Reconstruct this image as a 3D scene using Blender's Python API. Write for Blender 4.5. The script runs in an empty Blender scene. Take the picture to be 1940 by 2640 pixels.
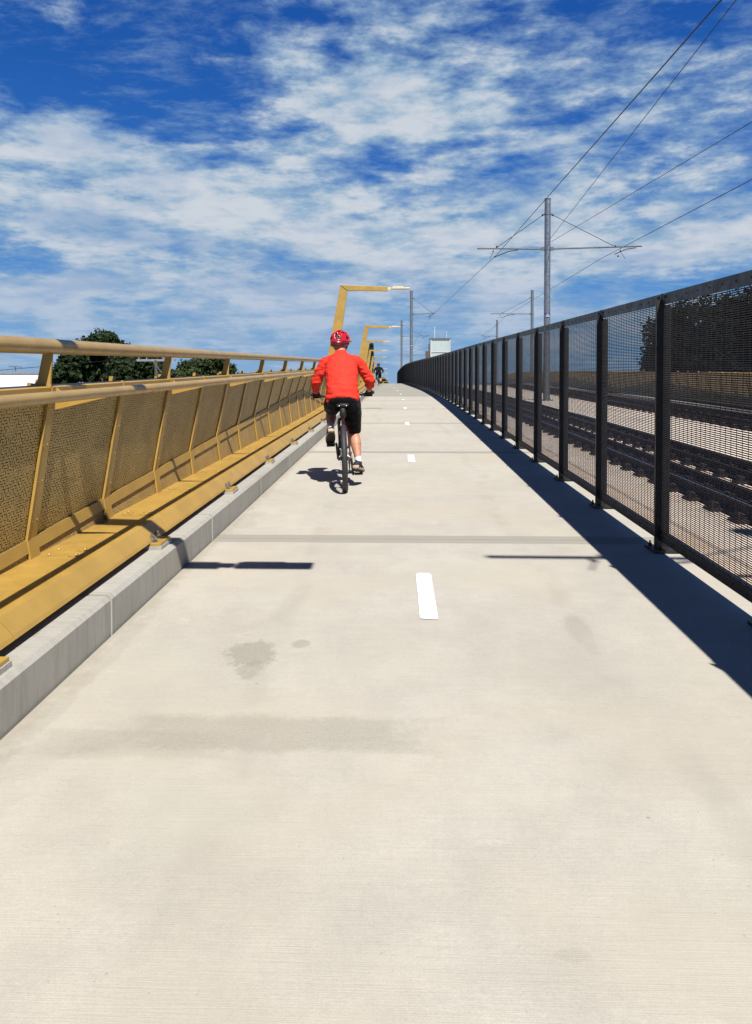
import bpy, bmesh, math, random
from math import sin, cos, pi, radians, sqrt, atan2
from mathutils import Vector, Matrix, noise
random.seed(7)
SC = bpy.context.scene
COL = SC.collection
V = Vector

# ------------------------------------------------------------------ the lie of the bridge
EY = 1.38                                     # eye height above the path
def table(t, y):
    if y <= t[0][0]: return t[0][1]
    for i in range(len(t)-1):
        (a, u), (b, v) = t[i], t[i+1]
        if y <= b:
            m = lambda k: 0 if k <= 0 or k >= len(t)-1 else (t[k+1][1]-t[k-1][1])/(t[k+1][0]-t[k-1][0])
            h = b-a; s = (y-a)/h
            return ((2*s**3-3*s*s+1)*u + (s**3-2*s*s+s)*h*m(i) + (-2*s**3+3*s*s)*v + (s**3-s*s)*h*m(i+1))
    (a, u), (b, v) = t[-2], t[-1]
    return v + (y-b)*(v-u)/(b-a)
DROP = [(0,0),(20,0),(31,.04),(38,.08),(45,.13),(52,.19),(65,.33),(77,.5),(84,.68),(105,1.2),(125,1.8),(146,3.0),(167,4.2),(187,5.5),(210,7.0),(260,11)]
BEND = [(0,0),(24,0),(34,-.07),(43,-.26),(53,-.63),(63,-1.0),(77,-1.45),(84,-1.64),(105,-2.08),(125,-2.4),(146,-2.67),(167,-2.85),(210,-3.0),(260,-3.0)]
WIDE = [(0,0),(34,.15),(53,1.2),(72,2.3),(106,4.7),(150,6.5),(210,6.5)]
def drop(y): return table(DROP, y)
def bend(y): return table(BEND, y) if y > 0 else 0
def wide(y): return table(WIDE, y) if y > 0 else 0
def grade(y): return .03*y - (drop(y) if y > 0 else 0)
def P(x, y, z): return V((x+bend(y), y, z+grade(y)))

# ------------------------------------------------------------------ camera
cam = bpy.data.cameras.new('camera'); camo = bpy.data.objects.new('camera', cam); COL.objects.link(camo)
SC.camera = camo
camo.location = P(0, 0, EY)
camo.rotation_euler = (radians(90-1.5), 0, radians(1.805))
cam.sensor_fit = 'VERTICAL'; cam.sensor_height = 36; cam.lens = 2000/2640*36
cam.shift_y = -(1320-1052)/2640
cam.clip_start = .05; cam.clip_end = 6000

# ------------------------------------------------------------------ light
SUNV = V((.25, -.72, 1.0)).normalized()       # towards the sun
sun = bpy.data.lights.new('sun', 'SUN'); suno = bpy.data.objects.new('sun', sun); COL.objects.link(suno)
suno.rotation_euler = SUNV.to_track_quat('Z', 'Y').to_euler()
sun.energy = 5.0; sun.angle = radians(.5); sun.color = (1, .96, .9)
SC.view_settings.view_transform = 'Standard'; SC.view_settings.look = 'None'
SC.view_settings.exposure = .75; SC.view_settings.gamma = 1
SC.render.engine = 'CYCLES'
SC.cycles.transparent_max_bounces = 24
SC.cycles.max_bounces = 6

# ------------------------------------------------------------------ node helpers
class NT:
    def __init__(s, tree):
        s.t = tree; s.n = tree.nodes; s.n.clear()
    def new(s, typ, **kw):
        n = s.n.new(typ)
        for k, v in kw.items():
            if k == 'ins':
                for a, b in v.items(): s.set(n, a, b)
            else: setattr(n, k, v)
        return n
    def set(s, n, a, b):
        sock = n.inputs[a]
        if isinstance(b, bpy.types.NodeSocket): s.t.links.new(b, sock)
        else: sock.default_value = b
    def m(s, op, a, b=None, c=None, clamp=False):
        n = s.n.new('ShaderNodeMath'); n.operation = op; n.use_clamp = clamp
        for i, q in enumerate((a, b, c)):
            if q is not None: s.set(n, i, q)
        return n.outputs[0]
    def vm(s, op, a, b=None, sc=None):
        n = s.n.new('ShaderNodeVectorMath'); n.operation = op
        s.set(n, 0, a)
        if b is not None: s.set(n, 1, b)
        if sc is not None: s.set(n, 3, sc)
        return n.outputs['Value'] if op in ('LENGTH', 'DOT_PRODUCT', 'DISTANCE') else n.outputs[0]
    def mix(s, f, a, b, typ='MIX'):
        n = s.n.new('ShaderNodeMix'); n.data_type = 'RGBA'; n.blend_type = typ
        s.set(n, 0, f)
        for i, q in ((6, a), (7, b)):
            if isinstance(q, tuple) and len(q) == 3: q = (*q, 1)
            s.set(n, i, q)
        return n.outputs[2]
    def noise(s, vec, scale, det=4, rough=.55, dist=0):
        n = s.new('ShaderNodeTexNoise', ins={'Vector': vec, 'Scale': scale, 'Detail': det, 'Roughness': rough, 'Distortion': dist})
        return n.outputs[0]
    def mr(s, v, a, b, c=0., d=1., smooth=True):
        n = s.n.new('ShaderNodeMapRange'); n.interpolation_type = 'SMOOTHSTEP' if smooth else 'LINEAR'
        for i, q in enumerate((v, a, b, c, d)): s.set(n, i, q)
        return n.outputs[0]
    def comb(s, x, y, z):
        n = s.n.new('ShaderNodeCombineXYZ')
        for i, q in enumerate((x, y, z)): s.set(n, i, q)
        return n.outputs[0]
    def sep(s, v):
        n = s.n.new('ShaderNodeSeparateXYZ'); s.set(n, 0, v); return n.outputs
def mat_new(name):
    m = bpy.data.materials.new(name); m.use_nodes = True
    t = NT(m.node_tree)
    out = t.new('ShaderNodeOutputMaterial'); b = t.new('ShaderNodeBsdfPrincipled')
    t.t.links.new(b.outputs[0], out.inputs[0])
    return m, t, b, out
def coords(t, kind='Object'): return t.new('ShaderNodeTexCoord').outputs[kind]
def wpos(t): return t.new('ShaderNodeNewGeometry').outputs['Position']
MATS = {}
KA = .71                                     # the picture is exposed up half a stop: base colours stay real-world dark
def mat(name, col, rough=.5, metal=0., var=.12, vscale=6., bump=0., bscale=60., spec=.5, coat=0., world=True):
    if name in MATS: return MATS[name]
    col = tuple(q*KA for q in col)
    m, t, b, o = mat_new(name)
    p = wpos(t) if world else coords(t)
    n = t.noise(p, vscale, 6)
    f = t.mr(n, .3, .7, 1-var, 1+var)
    c = t.vm('SCALE', tuple(col), sc=f)
    t.set(b, 'Base Color', c); t.set(b, 'Metallic', metal)
    r = t.mr(t.noise(p, vscale*3, 4), .3, .7, max(.03, rough-.08), min(1, rough+.08)); t.set(b, 'Roughness', r)
    t.set(b, 'Specular IOR Level', spec)
    if coat: t.set(b, 'Coat Weight', coat)
    if bump:
        bn = t.new('ShaderNodeBump', ins={'Strength': bump, 'Distance': .01, 'Height': t.noise(p, bscale, 5)})
        t.set(b, 'Normal', bn.outputs[0])
    MATS[name] = m
    return m

# ------------------------------------------------------------------ sky (world)
world = bpy.data.worlds.new('World'); SC.world = world; world.use_nodes = True
def build_world():
    t = NT(world.node_tree)
    out = t.new('ShaderNodeOutputWorld'); bg = t.new('ShaderNodeBackground')
    t.t.links.new(bg.outputs[0], out.inputs[0])
    sky = t.new('ShaderNodeTexSky', sky_type='NISHITA'); sky.sun_disc = False
    sky.sun_elevation = math.asin(SUNV.z); sky.sun_rotation = atan2(SUNV.x, SUNV.y)
    sky.air_density = 1.0; sky.dust_density = .3; sky.ozone_density = 4.0; sky.altitude = 300
    d = t.vm('NORMALIZE', coords(t, 'Generated'))
    x, y, z = t.sep(d)
    zz = t.m('MAXIMUM', z, .0)
    # deeper blue with height; unseen zenith darkened and greyed to cut fill on shadows
    hs = t.new('ShaderNodeHueSaturation', ins={'Saturation': 1.3, 'Value': 1.0, 'Color': sky.outputs[0]})
    cr = t.new('ShaderNodeValToRGB', ins={'Fac': zz}); el = cr.color_ramp.elements
    el[0].position = 0.; el[0].color = (1.75, 3.75, 6.9, 1); el[1].position = 1.; el[1].color = (.22, .55, 1.5, 1)
    for q, c_ in ((.07, (1.15, 3.2, 6.9)), (.16, (.55, 2.2, 6.0)), (.27, (.22, 1.35, 5.1)), (.42, (.10, .85, 4.0))):
        e = el.new(q); e.color = (*c_, 1)
    base = t.mix(.85, hs.outputs[0], cr.outputs[0])
    # cloud sheet: the direction carried onto a level layer overhead
    k = t.m('DIVIDE', 1.3, t.m('ADD', zz, .12))
    u = t.m('MULTIPLY', x, k); v = t.m('MULTIPLY', y, k)
    p = t.comb(u, v, 0.)
    ang = t.m('ARCTAN2', x, y)                # bearing, 0 = along the bridge, + to the right
    warp = t.new('ShaderNodeTexNoise', ins={'Vector': p, 'Scale': .9, 'Detail': 3})
    pw = t.vm('ADD', p, t.vm('SCALE', warp.outputs[1], sc=.30))
    mid = t.noise(t.vm('ADD', pw, (3.1, 7.7, 0)), 1.05, 11, .58)
    fine = t.noise(t.vm('MULTIPLY', pw, (1., 1.15, 1)), 5.5, 9, .62)
    puff = t.noise(t.comb(t.m('MULTIPLY', ang, 9.), t.m('MULTIPLY', zz, 26.), 0.), 1.15, 9, .62)
    dens = t.m('ADD', t.m('MULTIPLY', t.m('SUBTRACT', mid, .5), 2.1), t.m('MULTIPLY', t.m('SUBTRACT', fine, .5), .95))
    dens = t.m('ADD', dens, t.m('MULTIPLY', t.m('SUBTRACT', puff, .5), 2.0))
    # where the sheet is thick and where it breaks: a bank in mid sky, clear above on the left
    def lobe(a0, z0, sa, sz, w, rot=0.):
        da = t.m('SUBTRACT', ang, a0); dz = t.m('SUBTRACT', zz, z0)
        if rot:
            dz = t.m('SUBTRACT', dz, t.m('MULTIPLY', da, rot))
        q = t.m('ADD', t.m('POWER', t.m('ABSOLUTE', t.m('DIVIDE', da, sa)), 2.), t.m('POWER', t.m('ABSOLUTE', t.m('DIVIDE', dz, sz)), 2.))
        return t.m('MULTIPLY', t.m('EXPONENT', t.m('MULTIPLY', q, -1.)), w)
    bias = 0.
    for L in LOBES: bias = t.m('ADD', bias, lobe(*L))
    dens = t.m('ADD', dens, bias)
    cover = t.mr(dens, -.24, .50)
    low = t.mr(zz, .03, .2)
    wisp = t.mr(t.noise(t.vm('MULTIPLY', pw, (1.2, 1.9, 1)), 3.2, 10, .68), .46, .78, 0., .55)
    cover = t.m('MAXIMUM', t.m('MULTIPLY', cover, t.m('ADD', t.m('MULTIPLY', low, .22), .74)), t.m('MULTIPLY', wisp, t.mr(zz, .6, .4)))
    lit = t.mr(t.m('ADD', dens, t.m('MULTIPLY', t.m('SUBTRACT', puff, .5), 2.)), .05, .95)
    ccol = t.mix(lit, (3.2, 4.8, 6.4), (6.5, 7.0, 7.6))
    shade = t.mr(t.noise(t.vm('ADD', pw, (11., 2., 0)), 1.5, 8, .6), .45, .66)
    ccol = t.mix(t.m('MULTIPLY', shade, .6), ccol, (2.2, 3.7, 6.1))
    ccol = t.mix(t.m('MULTIPLY', t.mr(zz, .19, .03), .35), ccol, (2.3, 3.9, 6.3))
    final = t.mix(cover, base, ccol)
    t.set(bg, 'Color', final); t.set(bg, 'Strength', .057)
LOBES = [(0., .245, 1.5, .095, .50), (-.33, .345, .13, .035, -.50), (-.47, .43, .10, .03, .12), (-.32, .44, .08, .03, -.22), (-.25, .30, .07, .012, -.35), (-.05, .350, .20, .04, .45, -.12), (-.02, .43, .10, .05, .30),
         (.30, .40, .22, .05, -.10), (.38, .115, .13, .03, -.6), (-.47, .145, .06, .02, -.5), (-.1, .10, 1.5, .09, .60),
         (0., 1.0, 2.5, .45, -.8), (3.14, .2, 1.7, .6, -.6), (-3.14, .2, 1.7, .6, -.6)]  # unseen sky overhead and behind kept free of cloud to lower the fill
build_world()

# ------------------------------------------------------------------ object helpers
def tag(o, label=None, cat=None, group=None, kind=None):
    if label: o['label'] = label
    if cat: o['category'] = cat
    if group: o['group'] = group
    if kind: o['kind'] = kind
    return o
def empty(name, loc, label, cat, group=None, rot=None):
    o = bpy.data.objects.new(name, None); COL.objects.link(o); o.location = loc; o.empty_display_size = .2
    if rot is not None: o.rotation_euler = rot
    return tag(o, label, cat, group)
class MB:
    def __init__(s): s.v = []; s.f = []; s.uv = {}; s.sm = []
    def add(s, vs, fs, smooth=False, M=None):
        b = len(s.v)
        s.v += [(M @ V(q) if M else V(q)) for q in vs]
        for f in fs: s.f.append(tuple(i+b for i in f)); s.sm.append(smooth)
        return s
    def box(s, x0, x1, y0, y1, z0, z1, M=None):
        vs = [(x, y, z) for z in (z0, z1) for y in (y0, y1) for x in (x0, x1)]
        return s.add(vs, [(0,2,3,1),(4,5,7,6),(0,1,5,4),(2,6,7,3),(0,4,6,2),(1,3,7,5)], False, M)
    def pbox(s, x0, x1, y0, y1, z0, z1):      # a box laid on the bridge
        vs = [P(x, y, z) for z in (z0, z1) for y in (y0, y1) for x in (x0, x1)]
        return s.add(vs, [(0,2,3,1),(4,5,7,6),(0,1,5,4),(2,6,7,3),(0,4,6,2),(1,3,7,5)])
    def bar(s, a, b, w, h, up=V((0,0,1))):
        a = V(a); b = V(b); d = (b-a).normalized(); r = d.cross(up).normalized(); u = r.cross(d)
        vs = [c + r*sx*w/2 + u*sz*h/2 for c in (a, b) for sx, sz in ((-1,-1),(1,-1),(1,1),(-1,1))]
        return s.add(vs, [(0,1,2,3),(7,6,5,4),(0,4,5,1),(1,5,6,2),(2,6,7,3),(3,7,4,0)])
    def tube(s, pts, r, n=10, caps=True, M=None, flat=1.):
        pts = [V(p) for p in pts]; rs = r if isinstance(r, (list, tuple)) else [r]*len(pts)
        d0 = (pts[1]-pts[0]).normalized()
        ref = V((0,0,1)) if abs(d0.z) < .9 else V((1,0,0))
        u = d0.cross(ref).normalized(); vs = []
        for i, p in enumerate(pts):
            d = ((pts[min(i+1, len(pts)-1)]-pts[max(i-1, 0)])).normalized()
            u = (u - d*u.dot(d)).normalized(); w = d.cross(u)
            for k in range(n):
                a = 2*pi*k/n; vs.append(p + (u*cos(a) + w*sin(a)*flat)*rs[i])
        fs = []
        for i in range(len(pts)-1):
            for k in range(n):
                a = i*n+k; b = i*n+(k+1) % n
                fs.append((a, b, b+n, a+n))
        s.add(vs, fs, True, M)
        if caps:
            m = len(vs)
            s.add(vs[:n], [tuple(range(n))[::-1]], False, M); s.add(vs[m-n:], [tuple(range(n))], False, M)
        return s
    def prism(s, poly, y0, y1, M=None):       # outline in x,z pushed along y
        n = len(poly)
        vs = [(x, y0, z) for x, z in poly] + [(x, y1, z) for x, z in poly]
        fs = [tuple(range(n)), tuple(range(n, 2*n))[::-1]] + [(i, i+n, (i+1) % n+n, (i+1) % n) for i in range(n)]
        return s.add(vs, fs, False, M)
    def ball(s, c, r, nu=10, nv=6, half=False, M=None):
        rx, ry, rz = r if isinstance(r, (tuple, list)) else (r, r, r)
        vs = []; fs = []
        v0 = 0 if half else -pi/2
        for j in range(nv+1):
            a = v0 + (pi/2-v0)*j/nv
            for i in range(nu):
                b = 2*pi*i/nu
                vs.append((c[0]+rx*cos(a)*cos(b), c[1]+ry*cos(a)*sin(b), c[2]+rz*sin(a)))
        for j in range(nv):
            for i in range(nu): fs.append((j*nu+i, j*nu+(i+1) % nu, (j+1)*nu+(i+1) % nu, (j+1)*nu+i))
        return s.add(vs, fs, True, M)
    def sweep(s, prof, ys, closed=True, caps=True, smooth=False, f=P):   # prof: list of (x,z) or function of y
        rings = []
        for y in ys:
            pr = prof(y) if callable(prof) else prof
            rings.append([f(x, y, z) for x, z in pr])
        n = len(rings[0]); vs = [q for r in rings for q in r]; fs = []
        for i in range(len(ys)-1):
            for k in range(n if closed else n-1):
                a = i*n+k; b = i*n+(k+1) % n
                fs.append((a, a+n, b+n, b))
        s.add(vs, fs, smooth)
        if caps and closed:
            s.add(rings[0], [tuple(range(n))]); s.add(rings[-1], [tuple(range(n))[::-1]])
        return s
    def mesh(s, name):
        me = bpy.data.meshes.new(name)
        me.from_pydata([tuple(q) for q in s.v], [], s.f)
        me.polygons.foreach_set('use_smooth', s.sm)
        me.update(); return me
    def build(s, name, m, parent=None, loc=None, fix=True, bevel=0):
        me = s.mesh(name)
        if fix:
            bm = bmesh.new(); bm.from_mesh(me); bmesh.ops.recalc_face_normals(bm, faces=bm.faces); bm.to_mesh(me); bm.free()
        me.materials.append(m)
        return link(name, me, parent, loc, bevel)
def link(name, me, parent=None, loc=None, bevel=0):
    o = bpy.data.objects.new(name, me); COL.objects.link(o)
    if parent: o.parent = parent
    if loc is not None: o.location = loc
    if bevel:
        b = o.modifiers.new('bevel', 'BEVEL'); b.width = bevel; b.segments = 2; b.limit_method = 'ANGLE'; b.angle_limit = radians(40)
    return o
def dup(o, parent=None, loc=None):
    c = o.copy(); COL.objects.link(c)
    if parent is not None: c.parent = parent
    if loc is not None: c.location = loc
    return c
def kids(o, allobs): return [c for c in allobs if c.parent == o]
def copy_tree(o, allobs, parent=None):
    c = o.copy(); COL.objects.link(c)
    if parent is not None: c.parent = parent
    for ch in kids(o, allobs): copy_tree(ch, allobs, c)
    return c
def frange(a, b, st):
    n = max(1, int(round((b-a)/st))); return [a+(b-a)*i/n for i in range(n+1)]
YS = frange(-7, 24, 4) + frange(26, 210, 3)

# ------------------------------------------------------------------ materials
GOLD = tuple(q*KA for q in (.51, .315, .068))
def gold_mat():
    m, t, b, o = mat_new('gold_paint'); p = wpos(t)
    f = t.mr(t.noise(p, 3.5, 6), .3, .7, .9, 1.08)
    sp = t.mr(t.noise(p, 900, 2), .35, .7, .94, 1.06)
    c = t.vm('SCALE', GOLD, sc=t.m('MULTIPLY', f, sp))
    dirt = t.mr(t.noise(t.vm('MULTIPLY', p, (1., 1., 3.)), 5., 7, .65), .56, .8, 0., .32)
    t.set(b, 'Base Color', t.mix(dirt, c, (.30, .20, .09)))
    t.set(b, 'Metallic', .08); t.set(b, 'Roughness', t.mr(t.noise(p, 14, 5), .3, .7, .36, .54))
    return m
def perf_mat(name, holes, col=(.60, .42, .13), trans=0.):
    col = tuple(q*KA for q in col)
    m, t, b, o = mat_new(name)
    uv = t.new('ShaderNodeUVMap').outputs[0]; p = wpos(t)
    def brick(vec, w, h, mort):
        n = t.new('ShaderNodeTexBrick', ins={'Vector': vec, 'Scale': 1., 'Mortar Size': mort, 'Mortar Smooth': .15, 'Brick Width': w, 'Row Height': h})
        return n.outputs['Fac']
    A = brick(uv, .036, .0150, .0058)
    us = t.sep(uv)
    B = brick(t.comb(us[1], us[0], 0.), .038, .019, .0070)
    sel = t.mr(t.noise(uv, 26., 1), .5, .52)
    fac = t.m('ADD', t.m('MULTIPLY', A, t.m('SUBTRACT', 1., sel)), t.m('MULTIPLY', B, sel))   # 1 = metal between the slots
    slot = t.m('SUBTRACT', 1., fac, clamp=True)
    keep = t.mr(t.noise(uv, 9., 2), .34, .46)
    slot = t.m('MULTIPLY', slot, t.mr(keep, 0., 1., .55, 1.))
    bowl = t.mr(t.noise(uv, 3.1, 4), .3, .7, .86, 1.12)
    c = t.vm('SCALE', col, sc=bowl)
    t.set(b, 'Base Color', c); t.set(b, 'Metallic', .1); t.set(b, 'Roughness', .5)
    bn = t.new('ShaderNodeBump', ins={'Strength': .8, 'Distance': .006, 'Height': fac}); t.set(b, 'Normal', bn.outputs[0])
    tr = t.new('ShaderNodeBsdfTransparent'); mx = t.new('ShaderNodeMixShader')
    t.set(mx, 0, t.m('MULTIPLY', slot, holes)); 
    src = b.outputs[0]
    if trans:
        tl = t.new('ShaderNodeBsdfTranslucent', ins={'Color': (*col, 1)}); m2 = t.new('ShaderNodeMixShader'); t.set(m2, 0, trans)
        t.t.links.new(src, m2.inputs[1]); t.t.links.new(tl.outputs[0], m2.inputs[2]); src = m2.outputs[0]
    t.t.links.new(src, mx.inputs[1]); t.t.links.new(tr.outputs[0], mx.inputs[2])
    t.t.links.new(mx.outputs[0], o.inputs[0])
    return m
def concrete(name, col, broom=True, marks=None, joints=False, stain=.2, streak=False):
    col = tuple(q*KA for q in col)
    m, t, b, o = mat_new(name); p = wpos(t); x, y, z = t.sep(p)
    big = t.mr(t.noise(p, .55, 5, .6), .3, .7, .93, 1.06)
    mid = t.mr(t.noise(p, 4.5, 7, .65), .3, .7, .95, 1.05)
    fin = t.m('MULTIPLY', t.mr(t.noise(p, 190, 4, .75), .25, .75, .89, 1.09), t.mr(t.noise(p, 48, 5, .7), .3, .7, .965, 1.03))
    c = t.vm('SCALE', col, sc=t.m('MULTIPLY', t.m('MULTIPLY', big, mid), fin))
    warm = t.mr(t.noise(t.vm('ADD', p, (5, 9, 0)), .9, 5), .45, .72, 0., .6)
    c = t.mix(warm, c, tuple(q*w for q, w in zip(col, (1.02, .975, .90))))
    cool = t.mr(t.noise(t.vm('ADD', p, (25, 3, 0)), 1.3, 5), .5, .75, 0., .45)
    c = t.mix(cool, c, tuple(q*w for q, w in zip(col, (.95, 1.0, .95))))
    h = t.noise(p, 220, 4, .7)
    if broom:
        br = t.noise(t.vm('MULTIPLY', p, (3.2, 150., 1.)), 1.6, 3, .6)
        br2 = t.noise(t.vm('MULTIPLY', p, (1.2, 28., 1.)), 2., 4, .6)
        c = t.mix(t.mr(br, .35, .65, 0., .11), c, tuple(q*.72 for q in col))
        c = t.mix(t.mr(br2, .5, .72, 0., .14), c, tuple(q*.72 for q in col))
        h = t.m('ADD', t.m('MULTIPLY', br, .9), t.m('MULTIPLY', h, .5))
    # scattered pits and flecks
    vo = t.new('ShaderNodeTexVoronoi', ins={'Vector': t.vm('MULTIPLY', p, (1, 1, 1)), 'Scale': 5.}); vo.feature = 'F1'
    pick = t.m('GREATER_THAN', t.sep(vo.outputs['Color'])[0], .60)
    pit = t.m('MULTIPLY', t.mr(t.m('ADD', vo.outputs['Distance'], t.m('MULTIPLY', t.noise(p, 60, 2), .06)), .045, .075, 1., 0.), pick)
    c = t.mix(t.m('MULTIPLY', pit, .6), c, tuple(q*w for q, w in zip(col, (.45, .40, .32))))
    vp = t.new('ShaderNodeTexVoronoi', ins={'Vector': p, 'Scale': 38.}); vp.feature = 'F1'
    pk = t.m('MULTIPLY', t.m('GREATER_THAN', t.sep(vp.outputs['Color'])[1], .80), t.mr(vp.outputs['Distance'], .08, .16, 1., 0.))
    c = t.mix(t.m('MULTIPLY', pk, t.mr(t.noise(p, 1.7, 4), .42, .62, .05, .45)), c, tuple(q*.5 for q in col))
    blot = t.mr(t.noise(p, 2.2, 8, .7), .62, .78, 0., stain)
    c = t.mix(blot, c, tuple(q*w for q, w in zip(col, (.78, .72, .6))))
    if streak:
        st = t.noise(t.vm('MULTIPLY', p, (1., 9., .9)), 3.2, 7, .7)
        c = t.mix(t.mr(st, .42, .74, 0., .55), c, tuple(q*w for q, w in zip(col, (.60, .62, .60))))
        s2 = t.noise(p, 26, 6, .7); c = t.mix(t.mr(s2, .58, .72, 0., .35), c, tuple(q*.6 for q in col))
    if marks == 'rust':
        rs = t.mr(t.m('ADD', x, t.m('MULTIPLY', t.m('SUBTRACT', t.noise(p, 2.5, 5), .5), 1.)), 2.2, 2.9, .55, 0.)
        c = t.mix(rs, c, (.40, .235, .105))
        for cx_ in (4.15, 8.85):
            rd = t.mr(t.m('ABSOLUTE', t.m('SUBTRACT', x, cx_)), .6, 1.5, .55, 0.)
            c = t.mix(t.m('MULTIPLY', rd, t.mr(t.noise(p, 5., 6, .7), .35, .6)), c, (.20, .12, .07))
        marks = None
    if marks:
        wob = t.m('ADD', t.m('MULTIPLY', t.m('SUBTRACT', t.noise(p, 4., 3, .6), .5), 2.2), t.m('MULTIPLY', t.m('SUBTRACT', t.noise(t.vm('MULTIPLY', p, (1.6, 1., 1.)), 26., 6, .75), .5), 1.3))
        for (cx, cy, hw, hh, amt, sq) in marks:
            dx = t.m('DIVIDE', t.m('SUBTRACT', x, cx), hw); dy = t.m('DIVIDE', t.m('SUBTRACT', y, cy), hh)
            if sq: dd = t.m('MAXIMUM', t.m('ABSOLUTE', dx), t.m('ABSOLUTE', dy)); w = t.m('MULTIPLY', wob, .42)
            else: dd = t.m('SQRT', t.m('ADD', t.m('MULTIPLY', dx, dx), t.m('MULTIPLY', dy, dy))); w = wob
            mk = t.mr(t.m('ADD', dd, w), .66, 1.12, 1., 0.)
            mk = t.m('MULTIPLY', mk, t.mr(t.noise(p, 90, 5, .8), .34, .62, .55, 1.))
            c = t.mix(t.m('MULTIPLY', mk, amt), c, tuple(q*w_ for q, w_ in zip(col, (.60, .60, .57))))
    if joints:
        for tx_ in (-.62, .95):
            tk = t.mr(t.m('ABSOLUTE', t.m('SUBTRACT', t.m('ADD', x, t.m('MULTIPLY', t.m('SUBTRACT', t.noise(t.comb(0., y, 0.), .22, 2), .5), .9)), tx_)), .02, .10, .22, 0.)
            c = t.mix(t.m('MULTIPLY', tk, t.mr(t.noise(p, 3., 5), .4, .62)), c, tuple(q*.62 for q in col))
        pale = t.mr(t.noise(t.vm('ADD', p, (40., 2., 0)), 6., 7, .7), .60, .68, 0., .35)
        pale = t.m('MULTIPLY', pale, t.mr(t.noise(p, .7, 2), .48, .6))
        c = t.mix(pale, c, tuple(min(.8, q*1.22) for q in col))
        yy = t.m('PINGPONG', t.m('SUBTRACT', y, 6.1), 3.03)
        yw = t.m('ADD', yy, t.m('MULTIPLY', t.m('SUBTRACT', t.noise(p, 3., 3), .5), .02))
        band = t.mr(yw, .125, .14, 1., 0.); line = t.mr(yw, .004, .010, 1., 0.)
        c = t.mix(t.m('MULTIPLY', band, .72), c, tuple(q*.60 for q in col))
        c = t.mix(t.m('MULTIPLY', line, .6), c, tuple(q*.4 for q in col))
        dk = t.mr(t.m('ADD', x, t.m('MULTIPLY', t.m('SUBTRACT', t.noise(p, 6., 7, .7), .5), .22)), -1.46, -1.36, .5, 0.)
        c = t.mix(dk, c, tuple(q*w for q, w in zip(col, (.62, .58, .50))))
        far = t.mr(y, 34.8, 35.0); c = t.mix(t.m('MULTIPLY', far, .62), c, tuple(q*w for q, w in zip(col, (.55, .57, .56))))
    t.set(b, 'Base Color', c); t.set(b, 'Roughness', .88); t.set(b, 'Specular IOR Level', .25)
    bn = t.new('ShaderNodeBump', ins={'Strength': .35, 'Distance': .004, 'Height': h}); t.set(b, 'Normal', bn.outputs[0])
    return m
M = {}
M['gold'] = gold_mat()
M['perf'] = perf_mat('perforated_gold', 1.)
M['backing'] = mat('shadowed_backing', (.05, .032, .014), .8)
M['perf_far'] = perf_mat('perforated_gold_far', .25, (.42, .30, .15), trans=.4)
M['perf_low'] = perf_mat('perforated_gold_lower', .5, (.52, .34, .11))
M['rail_paint'] = mat('pale_gold_rail', (.46, .305, .105), .34, .05, var=.1, vscale=5)
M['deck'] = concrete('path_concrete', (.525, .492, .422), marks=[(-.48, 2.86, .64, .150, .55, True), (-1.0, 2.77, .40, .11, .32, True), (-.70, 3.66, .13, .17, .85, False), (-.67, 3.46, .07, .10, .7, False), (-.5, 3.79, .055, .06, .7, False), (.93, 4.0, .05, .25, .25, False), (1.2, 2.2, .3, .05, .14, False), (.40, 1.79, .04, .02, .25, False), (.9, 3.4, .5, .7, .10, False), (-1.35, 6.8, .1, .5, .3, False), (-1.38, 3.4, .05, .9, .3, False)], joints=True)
M['kerb'] = concrete('kerb_concrete', (.475, .455, .405), broom=False, streak=True, marks=[(-1.605, 3.34+2.13*k, .022, .055, .8, False) for k in range(-1, 5)])
M['slab'] = concrete('track_concrete', (.84, .72, .60), broom=False, stain=.5, marks='rust')
M['grout'] = mat('grout', (.42, .40, .36), .9, bump=.4)
M['white'] = mat('road_paint', (.86, .85, .83), .7, var=.22, vscale=22, bump=.4, bscale=160)
M['dark'] = mat('dark_paint', (.019, .018, .018), .45, 0., var=.25, vscale=5)
M['wire'] = mat('dark_wire', (.016, .014, .013), .55, 0., var=.2)
M['galv'] = mat('galvanised', (.40, .41, .42), .34, .75, var=.22, vscale=9)
M['arm'] = mat('arm_steel', (.14, .145, .155), .6, .3)
M['steel'] = mat('bolt_steel', (.42, .42, .43), .3, .9, var=.3, vscale=60)
M['rust'] = mat('rusty_rail', (.036, .019, .013), .75, .2, var=.4, vscale=12, bump=.3)
M['railtop'] = mat('rail_head', (.16, .165, .18), .4, .8)
M['black'] = mat('black_rubber', (.012, .012, .013), .6, var=.2)
M['cable'] = mat('overhead_cable', (.02, .02, .025), .5, .3)
M['lum'] = mat('lamp_head_paint', (.72, .60, .38), .35, .0, var=.05)
M['blue'] = mat('sign_blue', (.01, .03, .22), .3)
M['signw'] = mat('sign_white', (.75, .78, .8), .4)
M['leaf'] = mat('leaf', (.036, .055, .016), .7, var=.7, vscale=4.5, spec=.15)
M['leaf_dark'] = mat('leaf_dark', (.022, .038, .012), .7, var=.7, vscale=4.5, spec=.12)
M['leaf_darkest'] = mat('leaf_deep', (.009, .014, .006), .8, var=.5, vscale=1.6, spec=.08)  # darkest of the leaf greens
M['bark'] = mat('bark', (.11, .08, .055), .9, var=.3, bump=.6, bscale=20)
M['grass'] = mat('ground_grass', (.10, .10, .05), .95, var=.5, vscale=.05)
M['wall'] = mat('white_wall', (.9, .92, .96), .6, var=.04)
M['roofg'] = mat('grey_roof', (.35, .37, .4), .5, .3)
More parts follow.
